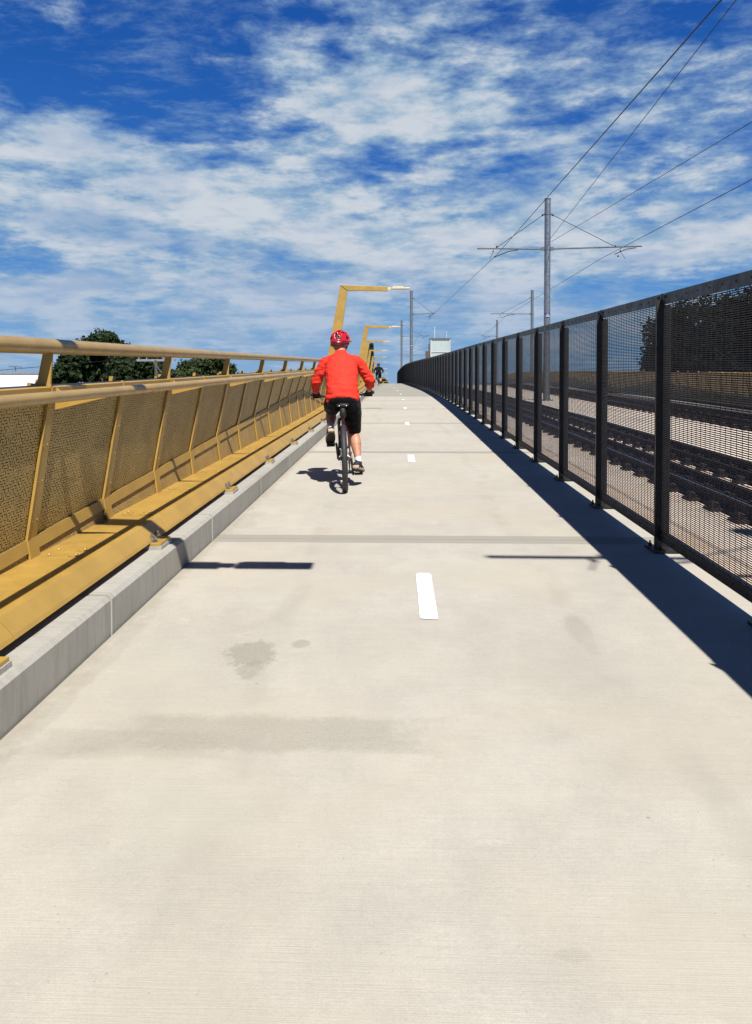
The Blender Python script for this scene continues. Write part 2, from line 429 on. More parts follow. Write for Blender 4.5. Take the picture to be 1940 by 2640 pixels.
M['wood'] = mat('weathered_wood', (.10, .085, .07), .9)

# ------------------------------------------------------------------ SETTING
tag(MB().add([(-3000,-3000,-6),(3000,-3000,-6),(3000,3000,-6),(-3000,3000,-6)], [(0,1,2,3)]).build('ground', M['grass'], fix=False), kind='structure')
tag(MB().sweep([(-1.47,0),(2.18,0),(2.18,-.6),(-1.47,-.6)], YS).build('path', M['deck']), kind='structure')
def slabprof(y):
    w = wide(y)
    return [(2.184,-.15),(10.28+w,-.15),(10.28+w,-.75),(2.184,-.75)]
tag(MB().sweep(slabprof, YS).build('track_bed', M['slab']), kind='structure')
# kerb blocks cast end to end, joints as open grooves
def kerb(name, sgn, x0, dz, lab):
    mb = MB(); y = -6.75
    while y < 120:
        a, b = y+.012, y+2.13-.012
        pr = [(0,-.0),(0,.178),(-.022,.2),(-.75,.2),(-.75,-.6),(0,-.6)]
        prof = lambda yy: [(x0 + sgn*px + (wide(yy) if sgn < 0 else 0), pz+dz) for px, pz in pr]
        mb.sweep(prof, frange(a, b, 1.1)); 
        g = [(-.018,-.0),(-.018,.165),(-.75,.185),(-.75,-.3),(-.018,-.3)]
        gp = lambda yy: [(x0 + sgn*px + (wide(yy) if sgn < 0 else 0), pz+dz) for px, pz in g]
        mb.sweep(gp, [b, b+.024]); y += 2.13
    return tag(mb.build(name, M['kerb'], bevel=0), kind='structure')
kerb('kerb', 1, -1.48, 0, '')
kerb('kerb_far', -1, 10.30, -.15, '')
# white dashes
md = None
for k, y0 in enumerate([4.17 + 6.7*i for i in range(12)]):
    L = .93
    n = 6; pts = []
    outline = [(-.05, .03*random.random())] + [(-.03+.02*i, (random.random()-.5)*.012) for i in range(1, 4)] + [(.05, .0)]
    outline += [(.05, L-.035), (.042, L-.012), (.025, L), (-.025, L), (-.042, L-.012), (-.05, L-.035)]
    vs = [P(.155+a-.006*(b), y0+b, .004) for a, b in outline]
    o = MB().add([v-P(.155, y0, .004) for v in vs], [tuple(range(len(vs)))]).build('road_marking', M['white'], fix=False, loc=P(.155, y0, .004))
    tag(o, kind='structure')

# ------------------------------------------------------------------ gold fences
POST0, POSTD = -2.32, 1.06
def kneez(y):
    u = (y-2.0) % 18.5
    return .372 + (.508*u/13.5 if u < 13.5 else .508*(18.5-u)/5.0)
def footx(y): return -1.975 + .062*(kneez(y)-.372)/.508
KX = -1.985; TX, TZ = -1.85, 1.262
def fence_panel_mesh(quads, mat_):
    vs = []; fs = []; uvs = []
    me = bpy.data.meshes.new('panel')
    for q, uv in quads:
        b = len(vs); vs += [tuple(p) for p in q]; fs.append(tuple(range(b, b+4))); uvs += uv
    me.from_pydata(vs, [], fs); l = me.uv_layers.new(name='UVMap')
    for i, u in enumerate(uvs): l.data[i].uv = u
    me.materials.append(mat_); return me
def gold_fence(side, label, ymax, rails):
    # side +1: beside the path on the left; -1: the twin across the tracks
    T = (lambda x, y, z: P(x, y, z)) if side > 0 else (lambda x, y, z: P(8.82 + wide(y) - x, y, z-.15))
    F = empty('gold_fence', T(-1.8, 0, .2), label, 'fence')
    off = -F.location
    def put(mb, name, m, parent=F, fix=True, bevel=0):
        mb.v = [v+off for v in mb.v]; return mb.build(name, m, parent, fix=fix, bevel=bevel)
    n = int((ymax-POST0)/POSTD)
    def lerp(a, b, s): return (a[0]+(b[0]-a[0])*s, a[1]+(b[1]-a[1])*s)
    for i in range(n):
        y = POST0 + POSTD*i; y2 = y+POSTD; near = y < 16 and side > 0
        k0, k1 = kneez(y), kneez(y2); f0, f1 = footx(y), footx(y2)
        # perforated sheets, sitting 10 mm behind the strips
        up = [T(KX-.01, y, k0), T(KX-.01, y2, k1), T(TX-.01, y2, TZ-.005), T(TX-.01, y, TZ-.005)]
        me = fence_panel_mesh([([p+off for p in up], [(y, k0), (y2, k1), (y2, TZ), (y, TZ)])], M['perf'] if side > 0 else M['perf_far']); me.name = 'upper_panel'
        up_o = link('upper_panel', me, F)
        if side > 0:
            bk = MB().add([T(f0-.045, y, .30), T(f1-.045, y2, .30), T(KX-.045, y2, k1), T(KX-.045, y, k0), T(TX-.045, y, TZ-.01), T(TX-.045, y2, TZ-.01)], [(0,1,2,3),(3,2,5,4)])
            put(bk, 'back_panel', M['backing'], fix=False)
        lo = [T(f0-.01, y, .345), T(f1-.01, y2, .345), T(KX-.01, y2, k1), T(KX-.01, y, k0)]
        if k0 > .40 or k1 > .40:
            me = fence_panel_mesh([([p+off for p in lo], [(y, .34), (y2, .34), (y2, k1), (y, k0)])], M['perf_low']); me.name = 'lower_panel'
            link('lower_panel', me, F)
        # post: flat strip over the sheet joints plus a proud fin
        mb = MB(); w = .085
        def seg(xa, za, xb, zb, ya, yb, th, out, taper=0):
            vs = []
            for (xx, z_, tp) in ((xa, za, 0), (xb, zb, taper)):
                for yy in (ya, yb-tp):
                    for o_ in (out, out+th): vs.append(T(xx+o_, yy, z_))
            mb.add(vs, [(0,1,3,2),(4,6,7,5),(0,4,5,1),(2,3,7,6),(0,2,6,4),(1,5,7,3)])
        seg(f0, .342, KX, k0, y, y+w+.02, .006, 0)
        seg(KX, k0, TX, TZ, y, y+w+.02, .006, 0, .035)
        seg(f0, .342, KX, k0, y-.008, y-.001, .014, -.004); seg(KX, k0, TX, TZ+.012, y-.008, y-.001, .014, -.004)
        # outer upright
        seg(f0-.05, .2, KX-.03, k0, y+.1, y+.112, -.06, 0); seg(KX-.03, k0, -1.93, 1.30, y+.1, y+.112, -.045, 0)
        if near:
            for s_ in (.12, .38, .62, .86):
                for yy in (y+.012, y+.075-.03*s_):
                    x_, z_ = KX+(TX-KX)*s_, k0+(TZ-k0)*s_
                    mb.ball(T(x_+.007, yy, z_), .0045, 6, 3)
        put(mb, 'post', M['gold'])
        # trim along the fold
        mb = MB(); d = .068
        def on_low(y_, k_, f_, dd):
            L = max(.02, k_-.342); s_ = min(1, dd/L); return (KX+(f_-KX)*s_, k_+(.342-k_)*s_)
        vs = []
        for yy, kk, ff in ((y+w+.022, kneez(y+w+.022), footx(y+w)), (y2-.012, kneez(y2-.012), footx(y2-.012))):
            a = (KX, kk); b_ = on_low(yy, kk, ff, d)
            for (xx, z_) in (a, b_):
                for o_ in (.0005, .005): vs.append(T(xx+o_, yy, z_))
        mb.add(vs, [(0,1,3,2),(4,6,7,5),(0,4,5,1),(2,3,7,6),(0,2,6,4),(1,5,7,3)])
        if near:
            for s_ in (.15, .4, .65, .9):
                yy = y+w+.02+(POSTD-w-.03)*s_; mb.ball(T(KX+.006, yy, kneez(yy)-.03), .0055, 6, 3)
        put(mb, 'trim_strip', M['gold'])
        # top flange
        mb = MB(); mb.sweep([(TX+.0,TZ),(TX+.012,TZ-.002),(TX+.004,TZ-.075),(TX-.006,TZ-.075),(TX-.008,TZ-.01),(TX-.06,TZ+.004),(TX-.06,TZ+.010)], [y+.004, y2-.012], f=T)
        put(mb, 'top_flange', M['gold'])
    # beam, in lengths of two bays
    yb = 5.25-2.12*4
    while yb < ymax:
        prof = [(-1.59,.245),(-1.600,.262),(-1.664,.332),(-1.674,.339),(-1.99,.346),(-2.04,.30),(-2.04,.10),(-1.72,.10),(-1.70,.22)]
        mb = MB().sweep(prof, [yb+.003, yb+1.06, yb+2.117], f=T)
        if yb < 16 and side > 0:
            for yy in (yb-1.06+.05+1.06-.0, yb+.17-.05, yb+1.06-.05, yb+1.06+.07):
                for xx in (-1.91, -1.76):
                    mb.ball(T(xx, yy, .347), (.011, .011, .009), 8, 3, True)
                    arc = [T(xx+.045*cos(a), yy+.0+.030*sin(a), .3455) for a in (pi*1.1+pi*.8*j/8 for j in range(9))]
                    mb.tube(arc, .0016, 4)
        put(mb, 'base_beam', M['gold']); yb += 2.12
    if rails:
        # low handrail and top rail as long tubes with sleeves
        ys = frange(-6, 24, 5) + frange(27, 110, 3)
        lo = MB().tube([T(-1.51, y, 1.238) for y in ys], .026, 14)
        lo = put(lo, 'handrail', M['rail_paint'])
        hi = MB().tube([T(-1.862, y, 1.476) for y in ys], .041, 16)
        hi = put(hi, 'top_rail', M['rail_paint'])
        for x_, z_, r_, yo in ((-1.51, 1.238, .0275, 4.62), (-1.862, 1.476, .0425, 6.9)):
            y = yo-6.36
            while y < 60:
                mb = MB().tube([T(x_, y, z_), T(x_, y+.012, z_)], r_, 14); mb.v = [v+off for v in mb.v]
                mb.build('sleeve', M['gold'], lo if x_ > -1.6 else hi); y += 6.36
        y = POST0; 
        while y < 104:
            # cantilever bracket to the handrail
            mb = MB(); a = y+.05
            poly = [(-1.846,1.262),(-1.846,1.14),(-1.80,1.15),(-1.54,1.212),(-1.505,1.217),(-1.50,1.222),(-1.60,1.232),(-1.80,1.225)]
            vs = [T(px, a+q, pz) for q in (0, .012) for px, pz in poly]; m_ = len(poly)
            mb.add(vs, [tuple(range(m_)), tuple(range(m_, 2*m_))[::-1]] + [(i, i+m_, (i+1) % m_+m_, (i+1) % m_) for i in range(m_)])
            put(mb, 'rail_bracket', M['gold'])
            mb = MB(); a = y
            poly = [(-1.836,1.445),(-1.850,1.262),(-1.848,1.21),(-1.98,1.21),(-1.972,1.285),(-1.935,1.278),(-1.918,1.295),(-1.886,1.445)]
            vs = [T(px, a+q, pz) for q in (0, .014) for px, pz in poly]; m_ = len(poly)
            mb.add(vs, [tuple(range(m_)), tuple(range(m_, 2*m_))[::-1]] + [(i, i+m_, (i+1) % m_+m_, (i+1) % m_) for i in range(m_)])
            mb.bar(T(-1.888, a, 1.30), T(-1.888, a, 1.43), .004, .05); 
            put(mb, 'top_rail_bracket', M['gold'])
            y += 2.12
        # anchor plates on the kerb
        y = 2.85-2.12*2; first = None
        while y < 105:
            if first is None:
                B = MB().box(-.075, .06, -.105, .105, .022, .040).build('anchor_plate', M['gold'], F, bevel=.002)
                g = MB().box(-.08, .066, -.112, .112, -.004, .022).build('grout_pad', M['grout'], B)
                for s_ in (-1, 1):
                    b = MB().tube([(0,0,.040),(0,0,.045)], .036, 16).tube([(0,0,.045),(0,0,.049)], .028, 14).tube([(0,0,.049),(0,0,.070)], .019, 6).tube([(0,0,.07),(0,0,.088)], .010, 10)
                    b.build('anchor_bolt', M['steel'], B, loc=(-.012, .055*s_, 0))
                first = B; o = B
            else: o = copy_tree(first, list(COL.objects), F)
            o.location = T(-1.585, y, .203)+off; o.rotation_euler = (radians(1.7), 0, 0)
            y += 2.12
    return F
gold_fence(1, 'perforated gold bridge fence with round handrails along the left kerb of the path', 104, True)
gold_fence(-1, 'gold perforated fence without handrails on the far side of the tram tracks', 100, False)

# ------------------------------------------------------------------ dark mesh fence
def dark_fence():
    F = empty('mesh_fence', P(1.95, 0, 0), 'dark steel mesh fence between the path and the tram tracks', 'fence')
    off = -F.location; SP = 1.745; Y0 = 5.77-5*SP
    # one panel, sheared to the usual 3 in 100 grade
    def sh(mb): mb.v = [V((v.x, v.y, v.z+.03*v.y)) for v in mb.v]; return mb
    mb = MB(); z = .14
    def wire(a, b, r):
        a = V(a); b = V(b)
        if abs(b.y-a.y) > .5: vs = [c+V((dx, 0, dz)) for c in (a, b) for dx, dz in ((-r,0),(0,-r),(r,0),(0,r))]
        else: vs = [c+V((dx, dy, 0)) for c in (a, b) for dx, dy in ((-r,0),(0,-r),(r,0),(0,r))]
        mb.add(vs, [(0,1,5,4),(1,2,6,5),(2,3,7,6),(3,0,4,7)])
    while z < 1.83: wire((0, .0, z), (0, SP+.004, z), .0040); z += .0130
    y = .03
    while y < SP-.02: wire((.004, y, .1), (.004, y, 1.85), .0019); y += .0765
    panel = sh(mb).build('mesh_panel', M['wire'], F, fix=False)
    def rail(z0, z1, name):
        r = MB().box(-.012, -.004, .012, SP-.004, z0, z1).box(-.004, .03, .012, SP-.004, z1-.008, z1)
        for j in range(9): 
            yy = .1 + j*(SP-.2)/8; r.ball((-.012, yy, (z0+z1)/2), (.005, .008, .008), 6, 3)
        for yy in (.055, .09, SP-.09, SP-.055): r.ball((-.013, yy, (z0+z1)/2+.012), (.007, .011, .016), 6, 3)
        return sh(r).build(name, M['dark'], panel)
    tr = rail(1.812, 1.893, 'top_rail'); br = rail(.078, .146, 'bottom_rail')
    pb = MB().box(-.048, -.016, -.003, .008, 0.02, 1.85).box(-.016, .010, -.0035, .010, .02, 1.896).box(.010, .064, .014, .024, .02, 1.81).box(.056, .064, .024, .045, .02, 1.81).box(-.048, -.042, .008, .016, .02, 1.85)
    for j in range(7):
        for xx in (-.032,): pb.ball((xx, -.004, .2+.26*j), (.006, .004, .006), 6, 3)
        pb.ball((.006, .012, .2+.26*j), (.006, .006, .006), 6, 3)
    post = pb.build('post', M['dark'], F)
    bp = MB().box(-.085, .11, -.10, .12, .006, .024).box(-.07, .095, -.085, .105, .001, .006)
    bp.build('base_plate', M['dark'], post); 
    for xx, yy in ((-.05, -.07), (-.05, .1), (.09, -.07), (.09, .1)): MB().tube([(xx,yy,.022),(xx,yy,.040)], .014, 6).tube([(xx,yy,.038),(xx,yy,.058)], .007, 8).build('anchor_bolt', M['dark'], post)
    allp = [panel, tr, br, post] + [c for c in post.children]
    first = True; y = Y0; i = 0
    while y < 128:
        a = P(1.925, y, 0); b = P(1.925, y+SP, 0); d = b-a
        sl = atan2(d.z, sqrt(d.x**2+d.y**2)) - math.atan(.03)
        po = post if first else copy_tree(post, allp, F); pa = panel if first else copy_tree(panel, allp, F)
        first = False
        pa.location = a+off; pa.rotation_euler = (sl, 0, atan2(-d.x, d.y))
        po.location = a+off; po.rotation_euler = (0, 0, atan2(-d.x, d.y))
        y += SP
dark_fence()

# ------------------------------------------------------------------ lamps
def make_lamp():
    L = empty('lamp_post', (0,0,0), 'x', 'street lamp', 'gold cranked lamp posts along the left fence')
    t_ = .085
    MB().prism([(-1.723,3.643),(-1.521,3.488),(-1.754,1.796),(-2.0,-.2),(-2.42,-.2),(-2.054,1.796)], -t_/2, t_/2).build('post', M['gold'], L, bevel=.006)
    MB().prism([(-1.716,3.6435),(-1.5175,3.491),(-.379,3.473),(-.379,3.595)], -t_/2-.012, t_/2+.012).build('arm', M['gold'], L, bevel=.005)
    h = MB().prism([(-.37,3.585),(-.37,3.50),(-.30,3.49),(-.27,3.53),(-.27,3.58)], -.035, .035)
    h.build('bracket', M['lum'], L, bevel=.004)
    hd = MB().box(-.262, .266, -.085, .085, 3.525, 3.565).build('lamp_head', M['lum'], L, bevel=.012)
    MB().prism([(-.235,3.567),(-.215,3.605),(.07,3.605),(.09,3.567)], -.07, .07).build('housing', M['lum'], hd, bevel=.008)
    MB().box(-.20, .22, -.065, .065, 3.519, 3.524).build('lens', mat('lamp_lens', (.55,.55,.52), .1), hd)
    return L
lamp = make_lamp()
WORDS = ['nearest', 'second', 'third', 'fourth', 'fifth', 'sixth', 'seventh', 'eighth', 'ninth', 'farthest']
LY = [2.77] + [22.2+20.55*k for k in range(10)]
allo = list(COL.objects)
for i, y in enumerate(LY):
    o = lamp if i == 0 else copy_tree(lamp, allo)
    o.location = P(0, y, {3:.0, 4:.0, 5:.0}.get(i, 0)); o.rotation_euler = (0, 0, 0)
    if i == 0: o['label'] = 'gold lamp post beside the viewer whose arm shadows the path'
    elif i == 1: o['label'] = 'tallest gold lamp post in view, rising behind the cyclist in red'
    elif i == 10: o['label'] = 'smallest gold lamp post, its head just above the crest of the path'
    else: o['label'] = '%s gold lamp post from the front in the row beyond the cyclist in red' % WORDS[i-1]

# ------------------------------------------------------------------ tram rails
def rails():
    c1, c2 = 4.15, 8.85
    XS = [('running', c1-.752), ('guard', c1-.33), ('guard', c1+.33), ('running', c1+.752), ('running', c2-.752), ('guard', c2-.33), ('guard', c2+.33), ('running', c2+.752)]
    LB = ['running rail nearest the mesh fence', 'inner guard rail beside the nearest running rail', 'second guard rail of the near tram track', 'far running rail of the near tram track',
          'near running rail of the far tram track', 'first guard rail of the far tram track', 'second guard rail of the far tram track', 'running rail nearest the far gold fence']
    # one fastening: base plate, two spring clips, bolt
    fm = MB().box(-.17, .17, -.085, .085, 0, .022).box(-.105,-.075,-.05,.05,.022,.04).box(.075,.105,-.05,.05,.022,.04)
    for s in (-1, 1):
        fm.tube([(s*.075,-.045,.035),(s*.10,-.05,.062),(s*.13,-.03,.07),(s*.14,.01,.055),(s*.125,.04,.065),(s*.085,.045,.045)], .0095, 6)
        fm.tube([(s*.14,-.055,.02),(s*.14,-.055,.062)], .016, 6); fm.ball((s*.14,-.055,.062), (.018,.018,.014), 8, 3)
    fm.v = [V((v.x*1.15, v.y*1.2, v.z*1.35)) for v in fm.v]
    fme = fm.mesh('rail_clip'); fme.materials.append(M['rust'])
    for j, (kind, x) in enumerate(XS):
        far = j > 3
        def f(xx, y, z): return P(xx + (wide(y) if far else 0), y, z)
        R = empty('rail', f(x, 0, -.15), 'rusty brown tram rail: ' + LB[j], 'rail', 'tram rails fixed to the concrete bed')
        off = -R.location
        prof = [(-.07,-.126),(-.07,-.114),(-.02,-.095),(-.01,-.085),(-.01,-.035),(-.034,-.025),(-.034,-.002),(-.028,.003),(.028,.003),(.034,-.002),(.034,-.025),(.01,-.035),(.01,-.085),(.02,-.095),(.07,-.114),(.07,-.126)]
        mb = MB().sweep([(x+a, b) for a, b in prof], YS[:40], f=f); mb.v = [v+off for v in mb.v]
        mb.build('rail_bar', M['rust'], R)
        if kind == 'running':
            mb = MB().sweep([(x-.024,.0035),(x+.024,.0035),(x+.024,.0045),(x-.024,.0045)], YS[:40], f=f); mb.v = [v+off for v in mb.v]
            mb.build('rail_head', M['railtop'], R)
        y = 2.0; n = 0
        while y < (48 if not far else 62) and n < 99:
            o = link('rail_clip', fme, R, loc=f(x, y, -.148)+off); o.rotation_euler = (radians(1.7), 0, 0); y += .62; n += 1
rails()

# ------------------------------------------------------------------ overhead masts and wires
def text_mesh(s, size, name):
    cu = bpy.data.curves.new(name, 'FONT'); cu.body = s; cu.size = size; cu.align_x = 'CENTER'; cu.align_y = 'CENTER'; cu.extrude = .001; cu.offset = .004
    o = bpy.data.objects.new('tmp', cu); COL.objects.link(o); dg = bpy.context.evaluated_depsgraph_get(); dg.update()
    me = bpy.data.meshes.new_from_object(o.evaluated_get(dg)); bpy.data.objects.remove(o); me.name = name; return me
def mast(x, y, left, right, label, num=None, top=8.57, arm=6.43, r=.135):
    b = P(x, y, -.15); T = empty('catenary_mast', b, label, 'mast', 'galvanised overhead line masts beside the tram tracks')
    z = lambda h: h+.15
    MB().tube([(0,0,0),(0,0,z(3)),(0,0,z(top))], [r*1.08, r*1.02, r*.98], 20).tube([(0,0,z(top)),(0,0,z(top)+.02)], r*1.12, 20).build('pole', M['galv'], T)
    mb = MB().box(-.25,.25,-.25,.25,.0,.035)
    for a in (-1,1):
        for c in (-1,1): mb.tube([(a*.2,c*.2,.03),(a*.2,c*.2,.09)], .02, 6)
    mb.build('base_plate', M['galv'], T)
    MB().tube([(0,0,z(arm)-.06),(0,0,z(arm)+.06)], r*1.12, 18).build('collar', M['galv'], T); MB().tube([(0,0,z(top)-.68),(0,0,z(top)-.6)], r*1.12, 18).build('collar', M['galv'], T)
    for s, L in ((-1, left), (1, right)):
        if not L: continue
        A = MB().tube([(s*(r+.04),0,z(arm)),(s*L,0,z(arm)+.10*(1 if s > 0 else .35))], .035, 8).box(min(s*r*.9, s*(r+.12)), max(s*r*.9, s*(r+.12)), -.05, .05, z(arm)-.07, z(arm)+.07).build('arm', M['arm'], T)
        hx = s*(L*.72 if L > 2.5 else L*.9)
        MB().tube([(s*r,0,z(top)-.64),(hx,0,z(arm)+.07)], .014, 5).ball((s*(r+.08),0,z(top)-.68), .05, 8, 4).ball((hx,0,z(arm)+.10), .05, 8, 4).build('stay', M['cable'], T)
        wx = s*(WX[label] if label in WX else L*.75)
        mb = MB().tube([(s*L*.42,0,z(arm)-.04),(s*L*.55,0,z(arm)-.10),(wx,0,z(arm)-.33)], .022, 6) if s < 0 else MB().tube([(s*L*.94,0,z(arm)+.03),(s*L*.84,0,z(arm)-.03),(wx*.95,0,z(arm)-.24)], .022, 6)
        mb.tube([(wx*1.03,0,z(arm)),(wx*1.03,0,z(arm)-.12),(wx*1.1,.0,z(arm)-.45)], .010, 5).ball((wx, 0, z(arm)-.33), .04, 8, 4).ball((wx*1.03,0,z(arm)-.1), .035, 8, 4)
        mb.build('registration_arm', M['cable'], T)
    if num:
        h = z(3.56); n = 16; mb = MB(); R_ = r*1.03
        vs = [(0,-R_-.006,h)] + [(R_*1.01*sin(.118*cos(2*pi*k/n)/R_), -R_*1.01*cos(.118*cos(2*pi*k/n)/R_)-.004, h+.128*sin(2*pi*k/n)) for k in range(n)]
        sg = mb.add(vs, [(0, 1+k, 1+(k+1) % n) for k in range(n)]).build('number_sign', M['blue'], T, fix=False)
        tm = text_mesh(num, .105, 'digits'); tm.materials.append(M['signw'])
        for v in tm.vertices:
            a = v.co.x/R_; zz = v.co.y; d = R_+.012+v.co.z
            v.co = V((d*sin(a), -d*cos(a), h-.045+zz))
        link('digits', tm, sg)
        ring = [(R_*1.07*sin(.038*cos(2*pi*k/14)/R_), -R_*1.07*cos(.038*cos(2*pi*k/14)/R_), h+.055+.038*sin(2*pi*k/14)) for k in range(2, 15)]
        MB().tube(ring, .007, 6).tube([(0,-R_*1.07,h+.055),(.028,-R_*1.07,h+.085)], .006, 5).build('emblem', M['signw'], sg)
    return T
WX = {}
A = mast(6.43, 34, 3.03, 4.05, 'thickest grey mast with a blue number disc and two long arms', '223')
for s in (-1, 1):
    pass
mast(2.3, 72, 0, 2.22, 'left grey mast behind the first lamp head with one arm to the right', '225')
mast(13.4, 72, 3.8, 0, 'slim grey mast with one arm to the left, next to the thickest mast')
mast(2.25, 106, 0, 3.85, 'thin grey mast close beside the second lamp head, arm to the right')
mast(15.2, 106, 2.2, 0, 'short far mast with an arm to the left, beside the slim mast')
mast(8.2, 150, 6.1, 0, 'farthest mast peeping beside the glass lift tower with a long arm to the left')
mast(5.3, 1.0, 3.1, 3.1, 'mast out of view behind the viewer whose arm shades the path', None)
def wire_obj(pts, r, label):
    mb = MB().tube([V(p)-V(pts[0]) for p in pts], r, 5)
    return tag(mb.build('overhead_wire', M['cable'], loc=V(pts[0])), label, 'cable', 'overhead tram wires')
g3 = lambda x, y, z: V((x, y, z+.03*y))       # straight along the first grade
def WL(*pts): return [g3(*p) for p in pts]
wire_obj(WL((4.15,-8,6.09),(4.15,14,6.09),(4.17,34,6.13),(2.74,72,5.73),(2.2,106,4.9),(1.9,150,3.0)), .011, 'left contact wire passing close to the mast top and down past the lamp head')
wire_obj(WL((8.9,-8,6.0),(8.8,14,6.0),(8.68,34,5.95),(9.72,72,5.83),(11.3,106,4.88),(12.6,150,3.2)), .011, 'lowest right contact wire, crossing behind the central mast')
d1 = V((5.96,14,7.87))-V((6.43,34,6.77)); a1 = V((6.43,34,6.77))
q = a1+d1*1.6; wire_obj(WL(tuple(a1-V((0,.16,0))), tuple(q)), .009, 'steep feeder wire running from the middle of the central mast to the upper right corner')
d2 = V((8.16,18,6.98))-V((6.5,34,6.66)); a2 = V((6.5,34,6.66))
q = a2+d2*1.9; wire_obj(WL(tuple(a2-V((0,.16,0))), tuple(q)), .009, 'shallower feeder wire leaving the central mast to the right edge')

# ------------------------------------------------------------------ lift tower
def lift():
    y = 140; L = empty('lift_tower', V((5.39, y, -2)), 'pale glass lift tower with white frame rising behind the mesh fence', 'tower')
    z1 = 1.38+.03*y+65.5/2000*y+2; z0 = 0
    w = 3.57
    gl = mat('frosted_glass', (.46, .55, .54), .25, 0, var=.05, vscale=.5)
    fr = mat('tower_frame', (.60, .63, .66), .5)
    MB().box(.12, w-.12, .12, 3.4, z0, z1-.1).build('glass_wall', gl, L)
    zb = 1.38+.03*y+31/2000*y+2
    f = MB()
    for x in (0, w-.16):
        for yy in (0, 3.36): f.box(x, x+.16, yy, yy+.16, z0, z1-.02)
    for zz in (z1-.18, zb, zb-3.5): f.box(.16, w-.16, 0, .1, zz, zz+.14)
    f.build('frame', fr, L)
    MB().box(-.12, w+.12, -.12, 3.64, z1, z1+.12).build('roof', mat('tower_roof', (.12,.16,.2), .5), L)
    MB().tube([(.8,1.5,z1+.1),(.8,1.5,z1+2.3)], .09, 8).build('mast', fr, L); MB().tube([(2.95,1.5,z1+.1),(2.95,1.5,z1+1.5)], .07, 8).build('mast', fr, L)
    MB().box(-.9, -.14, 0, .3, z0, zb+.2).build('side_frame', mat('brown_cladding', (.10,.07,.05), .7), L)
lift()

# ------------------------------------------------------------------ trees, building, pole
def leaf_cloud(clumps, n, size, seed, squash=1.):
    rnd = random.Random(seed); vs = []; fs = []
    tot = sum(c[1]**2 for c in clumps)
    for c, r in clumps:
        for _ in range(int(n*r*r/tot)):
            d = V((rnd.gauss(0,1), rnd.gauss(0,1), rnd.gauss(0,1))).normalized()
            rr = r*(.55+.5*rnd.random()**.6)
            rr *= .92+.55*noise.noise(d*3.1+c*.7)
            p = c + V((d.x*rr, d.y*rr, d.z*rr*squash))
            nrm = (d + V((rnd.gauss(0,.6), rnd.gauss(0,.6), rnd.gauss(0,.6)))).normalized()
            a = nrm.orthogonal().normalized(); b = nrm.cross(a); th = rnd.random()*6.28
            u = a*cos(th)+b*sin(th); w = nrm.cross(u); s = size*(.6+.8*rnd.random()); k = len(vs)
            vs += [p-u*s, p-w*s*.45, p+u*s, p+w*s*.45]; fs.append((k, k+1, k+2, k+3))
    me = bpy.data.meshes.new('crown'); me.from_pydata([tuple(v) for v in vs], [], fs); return me
def tree(name, base, clumps, n, size, label, m='leaf', seed=1, group=None, trunk_r=.35, cat='tree', squash=.9):
    T = empty(name, base, label, cat, group)
    cl = [(V(c)-V(base), r) for c, r in clumps]
    me = leaf_cloud(cl, n, size, seed, squash); me.materials.append(M[m]); link('crown', me, T)
    top = max(cl, key=lambda c: c[0].z)[0]; mb = MB(); mid = V((top.x*.4, top.y*.4, top.z*.55))
    mb.tube([(0,0,-.3), (mid*.5), mid, top], [trunk_r, trunk_r*.8, trunk_r*.6, trunk_r*.2], 9)
    for c, r in cl:
        j = V((mid.x*.6, mid.y*.6, mid.z*random.Random(int(c.x*99)).uniform(.6, 1)))
        mb.tube([j, (j+c)/2+V((0,0,.1*r)), c], [trunk_r*.38, trunk_r*.25, trunk_r*.1], 6)
    mb.build('trunk', M['bark'], T)
    return T
def img(px, py, D):                            # a photo pixel carried out to distance D
    return V(((px-1033)/2000*D, D, 1.38+.03*D+(939.5-py)/2000*D))
def clumps_from(lst, D, seed=3):
    rnd = random.Random(seed)
    return [(img(px, py, D+rnd.uniform(-1, 1)*r/2000*D), r/2000*D) for px, py, r in lst]
c = clumps_from([(262,882,36),(225,905,40),(190,930,44),(300,915,42),(345,935,40),(385,945,36),(160,965,40),(240,950,55),(320,970,55),(400,985,40),(130,990,30)], 62)
tree('broadleaf_tree', V((-22.5, 62, -6)), c, 17000, .20, 'large dark green tree left of the path, tallest one behind the gold fence', 'leaf_dark', 11, 'trees left of the bridge')
c = clumps_from([(568,930,22),(540,945,28),(510,950,32),(480,955,30),(590,955,20),(555,970,36),(500,980,36),(455,975,28)], 74, 5)
tree('broadleaf_tree', V((-18.5, 74, -6)), c, 8000, .19, 'smaller airy tree behind the gold fence, between the large tree and the cyclist in red', 'leaf', 12, 'trees left of the bridge')
c = clumps_from([(1930,822,80),(1862,812,50),(1790,850,80),(1740,830,42),(1715,900,60),(1800,920,80),(1900,900,90),(1690,860,40),(2000,850,100),(1700,950,55),(1850,980,90),(1680,930,36),(2060,880,120)], 42, 8)
tree('broadleaf_tree', V((19.5, 42, -6)), c, 34000, .13, 'big dark tree beyond the far gold fence, seen through the mesh at the right edge', 'leaf_darkest', 13, squash=1.)
